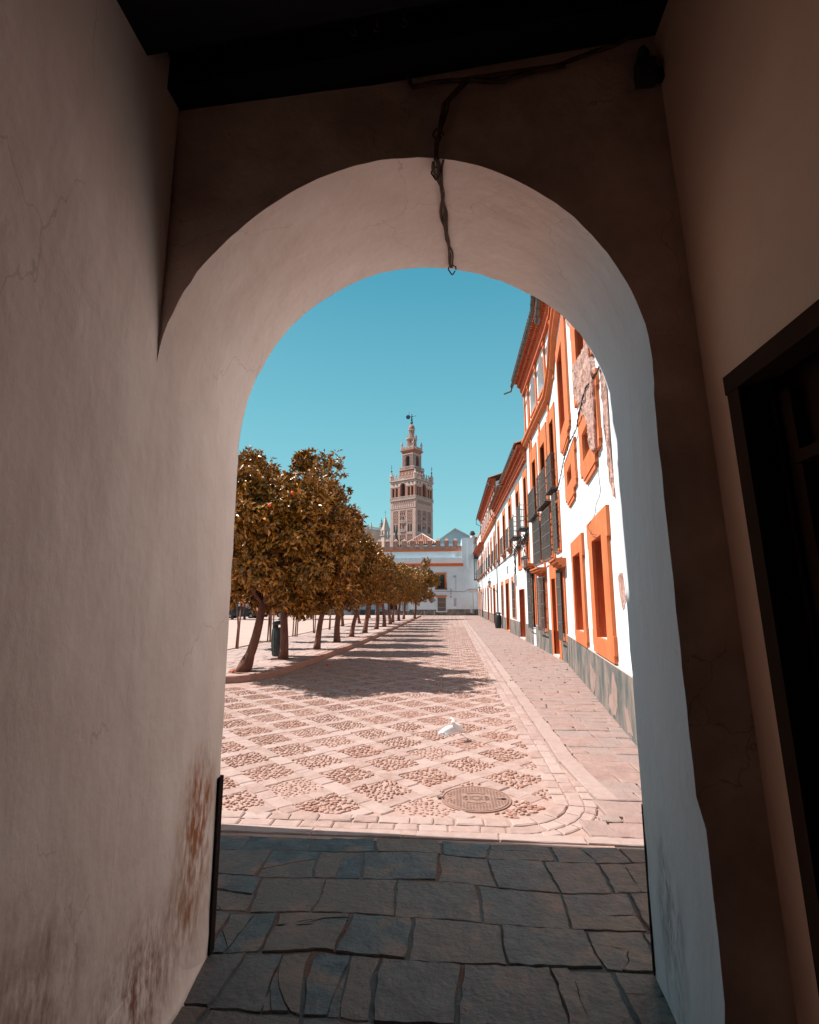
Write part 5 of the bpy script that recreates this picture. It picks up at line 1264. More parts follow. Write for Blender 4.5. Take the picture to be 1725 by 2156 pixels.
for sx_, sy_ in ((-1, -1), (1, -1), (1, 1), (-1, 1)):
    m = MB(tfl); m.lathe([(.45, 71.1), (.45, 72.6), (.25, 72.8), (.55, 73.6), (.5, 74.4), (.18, 74.7), (.22, 75.0), (.1, 75.3), (.02, 75.9)], sx_*3.3, sy_*3.3, 8); m.build('urn', tower_w, tw)
m = MB(tfl); m.lathe([(1.75, 71), (1.75, 76.3)], 0, 0, 12, 1); 
for k in range(12):
    a = 2*PI*k/12; m.lathe([(.26, 72.3), (.2, 72.7), (.19, 75.9), (.28, 76.2)], 2.15*math.cos(a), 2.15*math.sin(a), 6, 0)
m.lathe([(2.4, 71.1), (2.4, 72.3)], 0, 0, 16, 0); m.lathe([(2.5, 76.2), (2.75, 76.5), (2.75, 76.8)], 0, 0, 20, 0)
for k in range(14):
    a = 2*PI*k/14; m.lathe([(.2, 76.8), (.14, 77.2), (.26, 77.6), (.1, 78.0), (.16, 78.3), (.02, 78.8)], 2.35*math.cos(a), 2.35*math.sin(a), 6, 0)
m.build('third_tier', [tower_w, tower_r], tw)
m = MB(tfl); m.lathe([(.85, 76.8), (.85, 81)], 0, 0, 10, 1)
for k in range(8):
    a = 2*PI*k/8; m.lathe([(.2, 77.5), (.15, 77.9), (.15, 80.6), (.22, 80.9)], 1.2*math.cos(a), 1.2*math.sin(a), 6, 0)
m.lathe([(1.5, 76.8), (1.5, 77.5)], 0, 0, 14, 0); m.lathe([(1.45, 80.9), (1.65, 81.1), (1.65, 81.4)], 0, 0, 16, 0); m.build('lantern_tier', [tower_w, tower_r], tw)
m = MB(tfl); m.lathe([(1.55, 81.4), (1.5, 82.0), (1.25, 82.9), (.8, 83.5), (.3, 83.8), (.2, 84.2)], 0, 0, 14); m.build('cupola', tower_r, tw, smooth=True)
# the weather-vane statue faces left with shield and palm
m = MB(lambda x, y, z: tuple(TC+Vector((x*1.12, y*1.12, z+2.2+(z-61)*.045)))); m.lathe([(.1, 84.1), (.55, 84.4), (.62, 84.8), (.55, 85.2), (.1, 85.5)], 0, 0, 10); m.build('orb', bronze, tw, smooth=True)
m = MB(lambda x, y, z: tuple(TC+Vector((x*1.12, y*1.12, z+2.2+(z-61)*.045))))
m.lathe([(.30, 85.4), (.42, 85.6), (.36, 86.6), (.30, 87.3), (.38, 87.8), (.34, 88.1), (.12, 88.3), (.2, 88.5), (.22, 88.8), (.12, 89.1), (.02, 89.3)], 0, 0, 9, sy=.8)
m.tube([(.25, 0, 88.0), (.8, 0, 87.9), (1.6, 0, 88.1), (2.0, 0, 88.15)], [.14, .1, .08, .16], 5); m.tube([(-.25, 0, 88.0), (-.8, 0, 88.0), (-1.0, 0, 87.3)], .12, 5); m.tube([(-1.15, 0, 86.5), (-1.15, 0, 90.0)], .05, 4); m.box(-1.5, -1.1, -.03, .03, 89.6, 90.0)
m.build('statue', bronze, tw, smooth=True)
m = MB(lambda x, y, z: tuple(TC+Vector((x*1.12, y*1.12, z+2.2+(z-61)*.045)))); m.prism([(-1.55+.95*math.cos(q), 87.6+1.05*math.sin(q)) for q in [2*PI*k/18 for k in range(18)]], -.1, .1, 'y'); m.build('shield', bronze, tw)

# ------------------------------------------------------------------ cathedral body left of the tower
cd = thing('cathedral', 'pale stone cathedral body with balustrade, pinnacles and a domed lantern left of the bell tower', 'cathedral', (-36, 218, 0))
m = MB(); m.add([(-60, 214, 0), (-29.3, 217, 0), (-29.3, 217, 31), (-60, 214, 35)], [(0, 1, 2, 3)]); m.quad((-29.3, 217, 0), (-29.3, 240, 0), (-29.3, 240, 31), (-29.3, 217, 31)); m.quad((-60, 214, 35), (-29.3, 217, 31), (-29.3, 240, 31), (-60, 240, 35)); m.build('wall', cathedral_m, cd, fix=False)
m = MB(); 
p0, p1 = Vector((-50, 214.6, 33.5)), Vector((-29.5, 216.6, 30.9))
for k in range(64):
    p = p0.lerp(p1, k/63); m.box(p.x-.09, p.x+.09, p.y-.1, p.y+.1, p.z, p.z+1.1)
m.tube([p0+Vector((0, 0, 1.15)), p1+Vector((0, 0, 1.15))], .14, 5); m.tube([p0, p1], .18, 5); m.build('balustrade', cathedral_m, cd)
for (x, y, z, s_) in ((-37.7, 215.6, 33.0, 1), (-41.7, 215, 33.2, 1.1), (-33.3, 216, 32.2, .9), (-29.7, 216.6, 32, 1.05)):
    m = MB(); m.lathe([(.35, -.5), (.28, .6), (.4, .8), (.2, 1.3), (.28, 1.6), (.1, 2.1), (.02, 2.5)], x, y, 7, cz=z); m.build('pinnacle', cathedral_m, cd)
for (x, y, z, hh) in ((-28.75, 215, 30.9, 5.4), (-35.6, 222, 32.4, 2.2)):
    m = MB(); m.lathe([(.3, 0), (.25, hh*.3), (.42, hh*.35), (.2, hh*.4), (.36, hh*.55), (.16, hh*.6), (.3, hh*.75), (.12, hh*.8), (.02, hh)], x, y, 6, cz=z); m.build('finial', bronze, cd)
m = MB(); m.lathe([(1.75, 35.2), (1.75, 39.4), (2.0, 39.5), (2.0, 39.8)], -42.1, 219, 12); m.build('lantern_drum', cathedral_m, cd)
m = MB()
for k in range(8):
    a = 2*PI*k/8+.2; m.tf = (lambda ca, sa: lambda x, y, z: (-42.1+x*(-sa)+(1.70+y)*ca, 219+x*ca+(1.70+y)*sa, z))(math.cos(a), math.sin(a)); m.prism([(-.38, 35.9), (.38, 35.9), (.38, 38.2), (.2, 38.6), (0, 38.75), (-.2, 38.6), (-.38, 38.2)], -.1, .06, 'y')
m.tf = None; m.build('lantern_opening', slate_blue, cd)
m = MB(); m.lathe([(1.8, 39.8), (1.7, 40.3), (1.3, 40.9), (.6, 41.25), (.05, 41.35)], -42.1, 219, 14); smooth_by_angle(m.build('dome', slate_blue, cd))
m = MB(); m.lathe([(4.4, 33.0), (4.3, 34.2), (3.4, 35.0), (2.2, 35.35)], -42.0, 220, 18); smooth_by_angle(m.build('lower_dome', cathedral_m, cd))
tu = thing('stone_turret', 'slender pale stone turret with a pyramid spire and cross just left of the bell tower', 'turret', (-27.2, 215, 0))
m = MB(); a_ = .7; c0, s0_ = math.cos(a_), math.sin(a_)
m.tf = lambda x, y, z: (-27.2+x*c0-y*s0_, 215+x*s0_+y*c0, z)
q = 1.35; m.box(-q, q, -q, q, 0, 27.8); 
for sx_ in (-1, 1):
    for sy_ in (-1, 1): m.box(sx_*q-.3*(sx_ > 0)*2+.0 if sx_ > 0 else -q, sx_*q if sx_ > 0 else -q+.6, sy_*q-.6 if sy_ > 0 else -q, q if sy_ > 0 else -q+.6, 27.8, 30.9)
m.box(-q-.1, q+.1, -q-.1, q+.1, 30.6, 31.1); m.build('shaft', cathedral_m, tu)
m.v = []; m.f = []; m.mi = []
m.add([(-q-.1, -q-.1, 31.1), (q+.1, -q-.1, 31.1), (q+.1, q+.1, 31.1), (-q-.1, q+.1, 31.1), (-.25, -.25, 36), (.25, -.25, 36), (.25, .25, 36), (-.25, .25, 36)], [(0, 1, 5, 4), (1, 2, 6, 5), (2, 3, 7, 6), (3, 0, 4, 7), (4, 5, 6, 7)])
m.lathe([(.4, 35.9), (.45, 36.15), (.15, 36.5), (.12, 37.1)], 0, 0, 7)
for k in range(5):
    for sx_, sy_ in ((-1, -1), (1, -1), (1, 1), (-1, 1)): r = (q+.1)*(1-k/6)+.05; m.lathe([(.03, -.15), (.14, 0), (.03, .2)], sx_*r, sy_*r, 5, cz=31.6+k*.8)
m.build('spire', cathedral_m, tu)
m.v = []; m.f = []; m.mi = []; m.tube([(0, 0, 37), (0, 0, 39.2)], .06, 4); m.tube([(-.4, .4, 38.5), (.4, -.4, 38.5)], .06, 4); m.build('cross', bronze, tu)
m.v = []; m.f = []; m.mi = []
for k in range(5): m.tube([(-q-.2+k*.72, -q-.25, 27.6), (-q-.2+k*.72, -q-.25, 28.6)], .1, 4); m.tube([(-q-.25, -q-.2+k*.72, 27.6), (-q-.25, -q-.2+k*.72, 28.6)], .1, 4)
m.box(-q-.35, q+.35, -q-.35, -q-.15, 28.5, 28.7); m.box(-q-.35, -q-.15, -q-.35, q+.35, 28.5, 28.7); m.build('parapet', cathedral_m, tu)

# ------------------------------------------------------------------ foliage
def leaf_cloud(name, n, leaf, rx, ry, rz, nclump, seed, mt, droop=.55, core=.35, zflat=.75):
    rng = np.random.default_rng(seed)
    # clump centres: most sit near the crown's skin, a few inside
    d = rng.normal(size=(nclump, 3)); d /= np.linalg.norm(d, axis=1)[:, None]
    rad = rng.uniform(.58, .98, nclump)*(1+.06*np.sin(d[:, 0]*5+seed)+.06*np.sin(d[:, 1]*6+1.3*seed)+.04*np.sin(d[:, 2]*7))
    inner = rng.random(nclump) < .16; rad[inner] *= .6
    c = d*rad[:, None]*np.array([rx, ry, rz]); c[:, 2] = np.where(c[:, 2] < -rz*zflat, -rz*zflat+rng.uniform(-.12, .1, nclump), c[:, 2])
    cr = rng.uniform(.24, .44, nclump)*(rx/1.75)
    k = rng.integers(0, nclump, n)
    # rosettes inside the clumps
    nros = max(1, n//9); rk = rng.integers(0, nclump, nros)
    q = rng.normal(size=(nros, 3)); q /= np.linalg.norm(q, axis=1)[:, None]
    rp_ = c[rk]+q*(cr[rk]*rng.uniform(.45, 1.08, nros))[:, None]
    outd = rp_/np.array([rx, ry, rz]); outd /= np.linalg.norm(outd, axis=1)[:, None]
    ax = outd*.75+q*.55+rng.normal(size=(nros, 3))*.25; ax[:, 2] += np.where(rp_[:, 2] > 0, .25, -.35); ax /= np.linalg.norm(ax, axis=1)[:, None]
    ri = rng.integers(0, nros, n); A = ax[ri]; P = rp_[ri]
    dirv = A*.55+rng.normal(size=(n, 3))*.55; dirv[:, 2] -= droop*rng.uniform(.0, 1.0, n); dirv /= np.linalg.norm(dirv, axis=1)[:, None]
    L_ = leaf*rng.uniform(.7, 1.25, n); Wd = L_*rng.uniform(.17, .24, n)
    side = np.cross(dirv, A+rng.normal(size=(n, 3))*.5); side /= (np.linalg.norm(side, axis=1)[:, None]+1e-9)
    nrm = np.cross(side, dirv)
    base = P+rng.normal(size=(n, 3))*.02
    mid = base+dirv*(L_*.5)[:, None]; tip = base+dirv*L_[:, None]-nrm*(L_*.15)[:, None]
    V = np.empty((n, 4, 3), np.float32)
    V[:, 0] = base; V[:, 1] = mid+side*Wd[:, None]+nrm*(Wd*.35)[:, None]; V[:, 2] = tip; V[:, 3] = mid-side*Wd[:, None]+nrm*(Wd*.35)[:, None]
    V = V.reshape(-1, 3)
    idx = (np.arange(n)[:, None]*4+np.array([0, 1, 2, 0, 2, 3])[None]).astype(np.int32).reshape(-1)
    me = bpy.data.meshes.new(name); me.vertices.add(n*4); me.vertices.foreach_set('co', V.reshape(-1))
    me.loops.add(n*6); me.loops.foreach_set('vertex_index', idx); me.polygons.add(n*2)
    me.polygons.foreach_set('loop_start', np.arange(0, n*6, 3, dtype=np.int32)); me.polygons.foreach_set('loop_total', np.full(n*2, 3, np.int32))
    me.update(calc_edges=True); me.materials.append(mt)
    return me
crowns_near = [leaf_cloud('crown_near_%d' % k, 72000, .115, 1.80, 1.80, 1.75, 115, 11+k, leaf_m) for k in range(3)]
crowns_far = [leaf_cloud('crown_far_%d' % k, 30000, .135, 1.75, 1.75, 1.68, 90, 31+k, leaf_m) for k in range(3)]
crown_small = leaf_cloud('crown_small', 3500, .12, .62, .62, .75, 30, 77, leaf_m)
def trunk_mesh(lean, hgt, r, limbs=True, seed=0, knob=False):
    rr = random.Random(seed); m = MB(); pts = []; rad = []
    for k in range(9):
        t = k/8; x = lean[0]*t+.05*math.sin(t*4+seed); y = lean[1]*t+.04*math.cos(t*3+seed)-.04
        pts.append((x, y, hgt*t-.03)); rad.append(r*(1.25-.42*t)+(.03*max(0, 1-t*6))+(.05*max(0, 1-abs(t-.09)*8) if knob else 0))
    m.tube(pts, rad, 10)
    top = Vector(pts[-1])
    if limbs:
        for k in range(6):
            a = 2*PI*k/6+rr.uniform(-.4, .4); e = Vector((math.cos(a)*rr.uniform(.5, 1.1), math.sin(a)*rr.uniform(.5, 1.1), rr.uniform(.7, 1.6)))
            mid = top+e*.5+Vector((rr.uniform(-.1, .1), rr.uniform(-.1, .1), .05)); m.tube([top-Vector((0, 0, .12)), mid, top+e], [r*.55, r*.33, r*.12], 6)
            for q in range(2):
                e2 = Vector((rr.uniform(-.5, .5), rr.uniform(-.5, .5), rr.uniform(.1, .6))); m.tube([mid, mid+e2], [r*.22, r*.07], 5)
    return m
ROW = [(-4.46, 11.2, (.44, .1), 1.08, .088, 'near'), (-4.42, 13.7, (.10, .05), .90, .095, 'near'), (-4.26, 16.55, (.34, 0), .90, .08, 'near'), (-4.2, 19.45, (.10, 0), .86, .095, 'near'), (-4.17, 22.3, (.2, 0), .84, .08, 'far'),
       (-4.05, 25.0, (.05, 0), .82, .095, 'far'), (-4.03, 28.4, (.05, 0), .79, .09, 'far'), (-3.98, 31.0, (0, 0), .82, .09, 'far'), (-4.0, 34.2, (0, 0), .81, .09, 'far'), (-4.15, 37.3, (.2, 0), .85, .085, 'far'), (-4.0, 40.6, (0, 0), .90, .09, 'far'), (-3.95, 44.3, (0, 0), .90, .09, 'far'), (-3.3, 47.4, (.1, 0), 1.18, .09, 'far')]
names_row = ['leaning orange tree with a knobbly base nearest the gate', 'orange tree with the grey litter bin behind its trunk', 'third orange tree from the gate along the kerb', 'fourth orange tree along the kerb, its trunk thick and straight', 'fifth orange tree along the kerb from the gate', 'sixth orange tree along the kerb from the gate', 'seventh orange tree along the kerb from the gate', 'eighth orange tree along the kerb from the gate', 'ninth orange tree along the kerb from the gate', 'tenth orange tree along the kerb, trunk leaning right', 'eleventh orange tree along the kerb from the gate', 'last but one orange tree of the kerbside row', 'last orange tree of the kerbside row, standing out before the far wall']
fr_mesh = None
def put_tree(x, y, lean, sc_, r, kind, label, i, z0=ZS, name='orange_tree', group='orange trees in a row along the kerb', hz=1.0):
    t = thing(name, label, 'orange tree', (x, y, z0), group)
    hgt = 1.55
    tm_ = trunk_mesh(lean, hgt, r, True, i, knob=(i == 0)); o = tm_.build('trunk', bark, None, smooth=True); o.parent = t
    me = (crowns_near if kind == 'near' else crowns_far)[i % 3]
    c = bpy.data.objects.new('crown', me); C.objects.link(c); c.parent = t
    c.location = (lean[0]*1.2, lean[1], (1.42+1.42*sc_)*hz); c.scale = (sc_, sc_*(1, .82, .66, .66)[min(i, 3)], sc_*(1.0 if kind == 'near' else .97)*hz); c.rotation_euler.z = PI*(i % 2)
    if kind == 'near':
        rr = random.Random(i+5)
        for k in range(4):
            a = rr.uniform(-2.6, -.4); rad = 1.62*sc_; f_ = MB(); zz = 3.0+rr.uniform(-.9, .7); k_ = math.sqrt(max(.1, 1-((zz-3)/1.8)**2))
            f_.lathe([(.002, -.036), (.022, -.028), (.036, 0), (.024, .027), (.002, .034)], lean[0]+rad*k_*math.cos(a), rad*k_*math.sin(a), 9, cz=zz); ob = f_.build('orange_fruit', fruit_m, None, smooth=True); ob.parent = t
    return t
for i, (x, y, ln, s_, r, kd) in enumerate(ROW): put_tree(x, y, ln, s_, r, kd, names_row[i], i)
R2 = [(-6.55, 31.5), (-6.2, 35.4), (-6.6, 41.5), (-7.2, 46.8), (-9.6, 44), (-11.9, 44.5), (-12.3, 43.2), (-17.3, 43.3), (-17.9, 42.4), (-20.5, 42.6)]
lab2 = ['slim orange tree behind the kerbside row, nearest of the second row', 'slim orange tree of the second row, second from the gate', 'slim orange tree of the second row, third from the gate', 'slim orange tree at the far end of the second row', 'dark-trunked orange tree at the far edge of the sandy square, nearest the street', 'orange tree at the far edge of the square, second from the street', 'orange tree at the far edge of the square beside the lamp post', 'orange tree in front of the black car, right one of the pair', 'orange tree in front of the black car, left one of the pair', 'orange tree at the far left edge of the square behind the gate wall']
for i, (x, y) in enumerate(R2): put_tree(x, y, (random.uniform(-.1, .1), 0), .72 if i < 4 else .80, .075, 'far', lab2[i], 20+i, group='orange trees farther back round the square', hz=.98 if i < 4 else 1.02)
YT = [(-6.77, 16.42, 1, 'thin young tree on a bent stake nearest the gate, left of the leaning trunk'), (-6.68, 19.3, 3, 'thin young tree tied between two tall stakes behind the litter bin'), (-6.6, 22.15, 2, 'thin young tree with a pair of stakes, third from the gate'), (-6.45, 24.6, 1, 'thin young tree on a single dark stake, fourth from the gate'), (-6.42, 27.6, 1, 'thin young tree on a single leaning stake, farthest of the young trees')]
for i, (x, y, k, lb) in enumerate(YT):
    t = thing('young_tree', lb, 'young tree', (x, y, ZS), 'young staked trees')
    m = MB(); m.tube([(0, 0, -.02), (.03*(-1)**i, 0, .7), (-.03, 0, 1.3), (.02, 0, 2.1)], [.03, .028, .024, .015], 7); o = m.build('trunk', bark, None, smooth=True); o.parent = t
    for q in range(k if k > 1 else 1):
        dx = (-.09, .09, .0)[q] if k > 1 else .06
        m = MB(); m.tube([(dx, -.03, -.02), (dx+.02, -.03, .7), (dx+.05 if i == 0 else dx, -.03, 1.42)], [.028, .026, .026], 7); o = m.build('stake', bark_stake, None, smooth=True); o.parent = t
    c = bpy.data.objects.new('crown', crown_small); C.objects.link(c); c.parent = t; c.location = (0, 0, 2.35); c.rotation_euler.z = i
m = MB()
for (x, y) in [(p[0], p[1]) for p in ROW]:
    r = .30; vs = [(x+(r+.05*math.sin(k*2.3))*math.cos(2*PI*k/14), y+(r+.04*math.cos(k*1.7))*math.sin(2*PI*k/14), ZS+.013) for k in range(14)]; m.add(vs, [tuple(range(14))])
m.build('tree_pit', soil, kind='structure', fix=False)
m = MB()
for k in range(700):
    a = random.gauss(0, .16); b = random.gauss(0, .07); x, y = -6.95+a, 19.1+b; h_ = random.uniform(.02, .07); w_ = .004
    m.add([(x-w_, y, ZS), (x+w_, y, ZS), (x+random.uniform(-.03, .03), y+random.uniform(-.02, .02), ZS+h_)], [(0, 1, 2)])
o = m.build('grass_tuft', mat('dry_grass', (.12, .09, .03), .9), fix=False); tag(o, 'small tuft of dry grass at the foot of the double-staked young tree', 'grass'); o['kind'] = 'stuff'
m = MB()                                        # dark cypress beside the tower foot
cy = thing('cypress', 'dark narrow cypress in front of the foot of the bell tower', 'cypress', (-18.9, 180, 0))
m.tube([(-18.9, 180, 0), (-18.9, 180, 20)], .3, 6); m.build('trunk', bark, cy)
m = MB(); rr_ = random.Random(3); vs = []; N_ = 40
for k in range(N_):
    t = k/(N_-1); z = 6+20.5*t; r = 1.15*min(1, (1-t)*3.2)**.8
    for q in range(14): a = 2*PI*q/14; g = r*rr_.uniform(.72, 1.12); vs.append((-18.9+g*math.cos(a), 180+g*math.sin(a), z+rr_.uniform(-.3, .3)))
m.add(vs, [(k*14+q, k*14+(q+1) % 14, (k+1)*14+(q+1) % 14, (k+1)*14+q) for k in range(N_-1) for q in range(14)]); m.build('crown', cypress_m, cy)

# fallen fruit and leaves
for i, (x, y, z, lb) in enumerate([(-3.10, 13.3, .03, 'orange lying on the cobbles in the shade of the first trees'), (-4.56, 10.95, .155, 'orange lying on the soil at the foot of the leaning tree')]):
    m = MB(); m.lathe([(.002, -.036), (.022, -.028), (.036, 0), (.024, .027), (.002, .034)], x, y, 10, cz=z+.005); tag(m.build('fallen_orange', fruit_m, smooth=True), lb, 'orange')
for i, (x, y, lb) in enumerate([(-.50, 6.85, 'small brown curled leaf on the paving to the left of the white dove'), (2.0, 13.2, 'brown leaf on the sidewalk by the house with the grilles'), (1.18, 11.1, 'brown dead leaf lying on the right-hand kerb')]):
    m = MB()
    for q in range(3): a = q*2.1+i; m.add([(x, y, .02), (x+.03*math.cos(a+.4), y+.03*math.sin(a+.4), .045), (x+.06*math.cos(a), y+.06*math.sin(a), .03), (x+.03*math.cos(a-.4), y+.03*math.sin(a-.4), .03)], [(0, 1, 2, 3)])
    tag(m.build('dead_leaf', bark_stake, fix=False), lb, 'leaf')

# ------------------------------------------------------------------ manhole cover
mh = thing('manhole_cover', 'round studded iron manhole cover set among the pebbles near the threshold', 'manhole cover', (MH[0], MH[1], 0))
m = MB(); m.lathe([(.285, -.012), (.285, .007), (.272, .008), (.272, .002), (.262, .002), (.262, .008)], MH[0], MH[1], 40); m.build('plate', cast_m, mh)
m = MB()
for i in range(-10, 11):
    for j in range(-9, 10):
        x = i*.0255; y = j*.0285; r = math.hypot(x, y)
        if r > .245 or r < .135 and abs(y) > .0 and r > .055 and abs(abs(y)-.085) < .03: continue
        if r < .055 or (abs(x) > .17 and abs(y) < .05): continue
        s_ = 1 if i % 2 else -1; m.add([(MH[0]+x-.008, MH[1]+y-.005*s_, .0085), (MH[0]+x+.008, MH[1]+y+.005*s_-.005, .0085), (MH[0]+x+.008, MH[1]+y+.005*s_+.007, .0085), (MH[0]+x-.008, MH[1]+y-.005*s_+.012, .0085)], [(0, 1, 2, 3)])
m.build('stud_pattern', cast_dark, mh, fix=False)
m = MB()
for rr_, w_ in ((.048, .006), (.034, .004)):
    for k in range(24):
        a, b = 2*PI*k/24, 2*PI*(k+1)/24; m.quad(*[(MH[0]+q*math.cos(t), MH[1]+q*math.sin(t), .0090) for q, t in ((rr_, a), (rr_, b), (rr_-w_, b), (rr_-w_, a))])
for sg in (-1, 1):
    for k in range(16):
        a, b = sg*PI/2-.62+1.24*k/16, sg*PI/2-.62+1.24*(k+1)/16; m.quad(*[(MH[0]+q*math.cos(t)*1.05, MH[1]+q*math.sin(t)*.92, .0090) for q, t in ((.125, a), (.125, b), (.110, b), (.110, a))])
for (x, w1, h1) in ((-.29, .03, .032), (.20, .035, .02), (.225, .02, .035)): m.quad((MH[0]+x-w1, MH[1]-h1/2-.006, .0094), (MH[0]+x+w1, MH[1]-h1/2-.006, .0094), (MH[0]+x+w1, MH[1]+h1/2, .0094), (MH[0]+x-w1, MH[1]+h1/2, .0094))
m.build('rim_mark', cast_dark, mh, fix=False)
def text_arc(txt, r, a0, a1, size, parent, z=.0094):
    n = len(txt)
    mb = MB()
    for i, ch_ in enumerate(txt):
        if ch_ == ' ': continue
        cu = bpy.data.curves.new('t', 'FONT'); cu.body = ch_; cu.size = size; cu.align_x = 'CENTER'; cu.align_y = 'CENTER'; cu.extrude = .0004
        ob = bpy.data.objects.new('t', cu); C.objects.link(ob); dg = bpy.context.evaluated_depsgraph_get(); me = ob.evaluated_get(dg).to_mesh()
        a = a0+(a1-a0)*i/max(1, n-1); R_ = Matrix.Translation((MH[0]+r*math.cos(a), MH[1]+r*math.sin(a), z)) @ Matrix.Rotation(a-PI/2, 4, 'Z')
        mb.add([tuple(R_ @ v.co) for v in me.vertices], [tuple(p.vertices) for p in me.polygons]); ob.to_mesh_clear(); bpy.data.objects.remove(ob); bpy.data.curves.remove(cu)
    mb.build('lettering', cast_dark, parent, fix=False)
text_arc('EN 124', .09, PI*.15, -PI*.15, .026, mh); text_arc('D 400', .09, PI*1.15, PI*.85, .026, mh); text_arc('TELEF', .215, PI*1.18, PI*.9, .030, mh)

# ------------------------------------------------------------------ white dove taking off
BY = 6.45
bp = lambda px, py, dy=0: Vector((-.213+.000305*px, BY+dy, .284-.00029*py+0))
dv = thing('dove', 'white dove just above the cobbles with wings spread and red legs hanging', 'bird', tuple(bp(900, 760)))
m = MB(); m.tube([bp(630, 190, -.06), bp(655, 200, -.06), bp(690, 240, -.055), bp(740, 300, -.045), bp(820, 400, -.03), bp(900, 480, -.01), bp(980, 540, .01), bp(1040, 600, .02), bp(1080, 650, .03)],
    [.006, .016, .019, .024, .038, .043, .035, .022, .008], 12); bd = m.build('body', feather, dv, smooth=True)
m = MB(); m.tube([bp(632, 195, -.062), bp(606, 205, -.065)], [.004, .001], 6); m.build('beak', beak_m, dv)
def wing(root_a, root_b, tip, low, name, dy_r, dy_t, n=11):
    m = MB(); top = []; bot = []
    for k in range(n+1):
        t = k/n; lead = root_a.lerp(tip, t)+Vector((0, 0, .028*math.sin(PI*t))); 
        trail = (root_b.lerp(low, min(1, t*1.25)) if t < .8 else low.lerp(tip, (t-.8)/.2)); top.append(lead); bot.append(trail)
    th = Vector((0, .0035, 0)); vs = []
    for k in range(n+1): vs += [top[k]-th, bot[k]-th*.3, bot[k]+th*.3, top[k]+th]
    fs = []
    for k in range(n):
        for q in range(4): fs.append((k*4+q, k*4+(q+1) % 4, (k+1)*4+(q+1) % 4, (k+1)*4+q))
    m.add(vs, fs+[(0, 1, 2, 3), tuple(n*4+q for q in range(4))])
    w_ = m.build(name, feather, dv, smooth=True)
    f = MB()                                   # flight feathers make the scalloped edge
    for k in range(n*2):
        t = (k+.5)/(n*2); i0 = min(n-1, int(t*n)); a = top[i0].lerp(top[i0+1], t*n-i0); b = bot[i0].lerp(bot[i0+1], t*n-i0); d_ = (b-a); L_ = max(d_.length, .012); d_.normalize()
        d_ = (d_+(tip-root_a).normalized()*.5*t).normalized(); s_ = (top[i0+1]-top[i0]).normalized()*.006
        e = b+d_*.014+Vector((0, random.uniform(-.001, .001), 0)); st_ = b-d_*L_*.4
        f.add([st_-s_+Vector((0, -.003, 0)), e-s_*.5, e+s_*.3, st_+s_+Vector((0, -.003, 0)), st_-s_+Vector((0, .003, 0)), st_+s_+Vector((0, .003, 0))], [(0, 1, 2, 3), (4, 5, 2, 1), (0, 4, 1), (3, 2, 5)])
    f.build('flight_feathers', feather, w_, fix=False)
wing(bp(720, 350, -.05), bp(960, 560, -.02), bp(120, 600, -.11), bp(420, 690, -.12), 'wing', 0, 0)
wing(bp(800, 330, .02), bp(1000, 480, .03), bp(560, 330, .30), bp(700, 460, .30), 'wing', 0, 0)
m = MB()
for k in range(7):
    t = (k-3)/3; a = bp(1010, 560, .02); b = bp(1190-20*abs(t), 690+30*t, .05+.02*t); s_ = Vector((.004, 0, .007)); m.add([a-s_, b-s_*1.1, b+s_*1.1, a+s_, a-s_+Vector((0, .004, 0)), a+s_+Vector((0, .004, 0))], [(0, 1, 2, 3), (4, 1, 2, 5), (0, 4, 1), (3, 2, 5)])
m.build('tail', feather, dv, fix=False)
for (a, b, c) in (((905, 560), (935, 660), (960, 750)), ((975, 600), (1010, 690), (1045, 745))):
    m = MB(); p = bp(*c); m.tube([bp(*a), bp(*b), p], [.005, .0028, .0028], 6)
    for q in (-.5, 0, .5): m.tube([p, p+Vector((.012*math.cos(q), .012*math.sin(q)-.004, -.006))], [.002, .001], 4)
    m.tube([p, p+Vector((-.008, 0, -.005))], [.002, .001], 4); m.build('leg', beak_m, dv)

# ------------------------------------------------------------------ far side of the square: building, cars, lamp post
lb_ = thing('square_house', 'white building with orange pilasters behind the parked cars across the square', 'building', (-24, 56, 0))
LF = lambda u, d, z: (-45+u, 57.0-d-.0*u, z)
m = MB(LF); m.box(0, 33.4, -6, 0, 0, 6.2); m.build('wall', white_far, lb_)
m = MB(LF)
for u in (3, 8.5, 14, 19.2, 21.7, 24.2, 27.5): m.box(u, u+.45, -.02, .07, 0, 5.6)
m.box(0, 33.4, -.02, .12, 5.6, 5.9); m.build('pilaster', orange, lb_)
m = MB(LF); m.box(27.95, 33.38, -.01, .04, 0, 1.25); m.build('dado', dado_m, lb_)
for (a, b) in ((24.7, 26.2), (20, 21.4), (16, 17.5), (10.5, 12)):
    m = MB(LF); m.box(a, b, -.01, .03, .1, 2.3); m.build('doorway', shutter, lb_)
for u in (30.2, 5.5): m = MB(LF); m.box(u-.55, u+.55, -.02, .08, .9, 2.2); w2_ = m.build('window', cream, lb_); m = MB(LF); m.box(u-.4, u+.4, .07, .09, 1.05, 2.1); bars(m, u-.4, u+.4, 1.05, 2.1, .12, .12, .015); m.build('grille', iron, w2_)
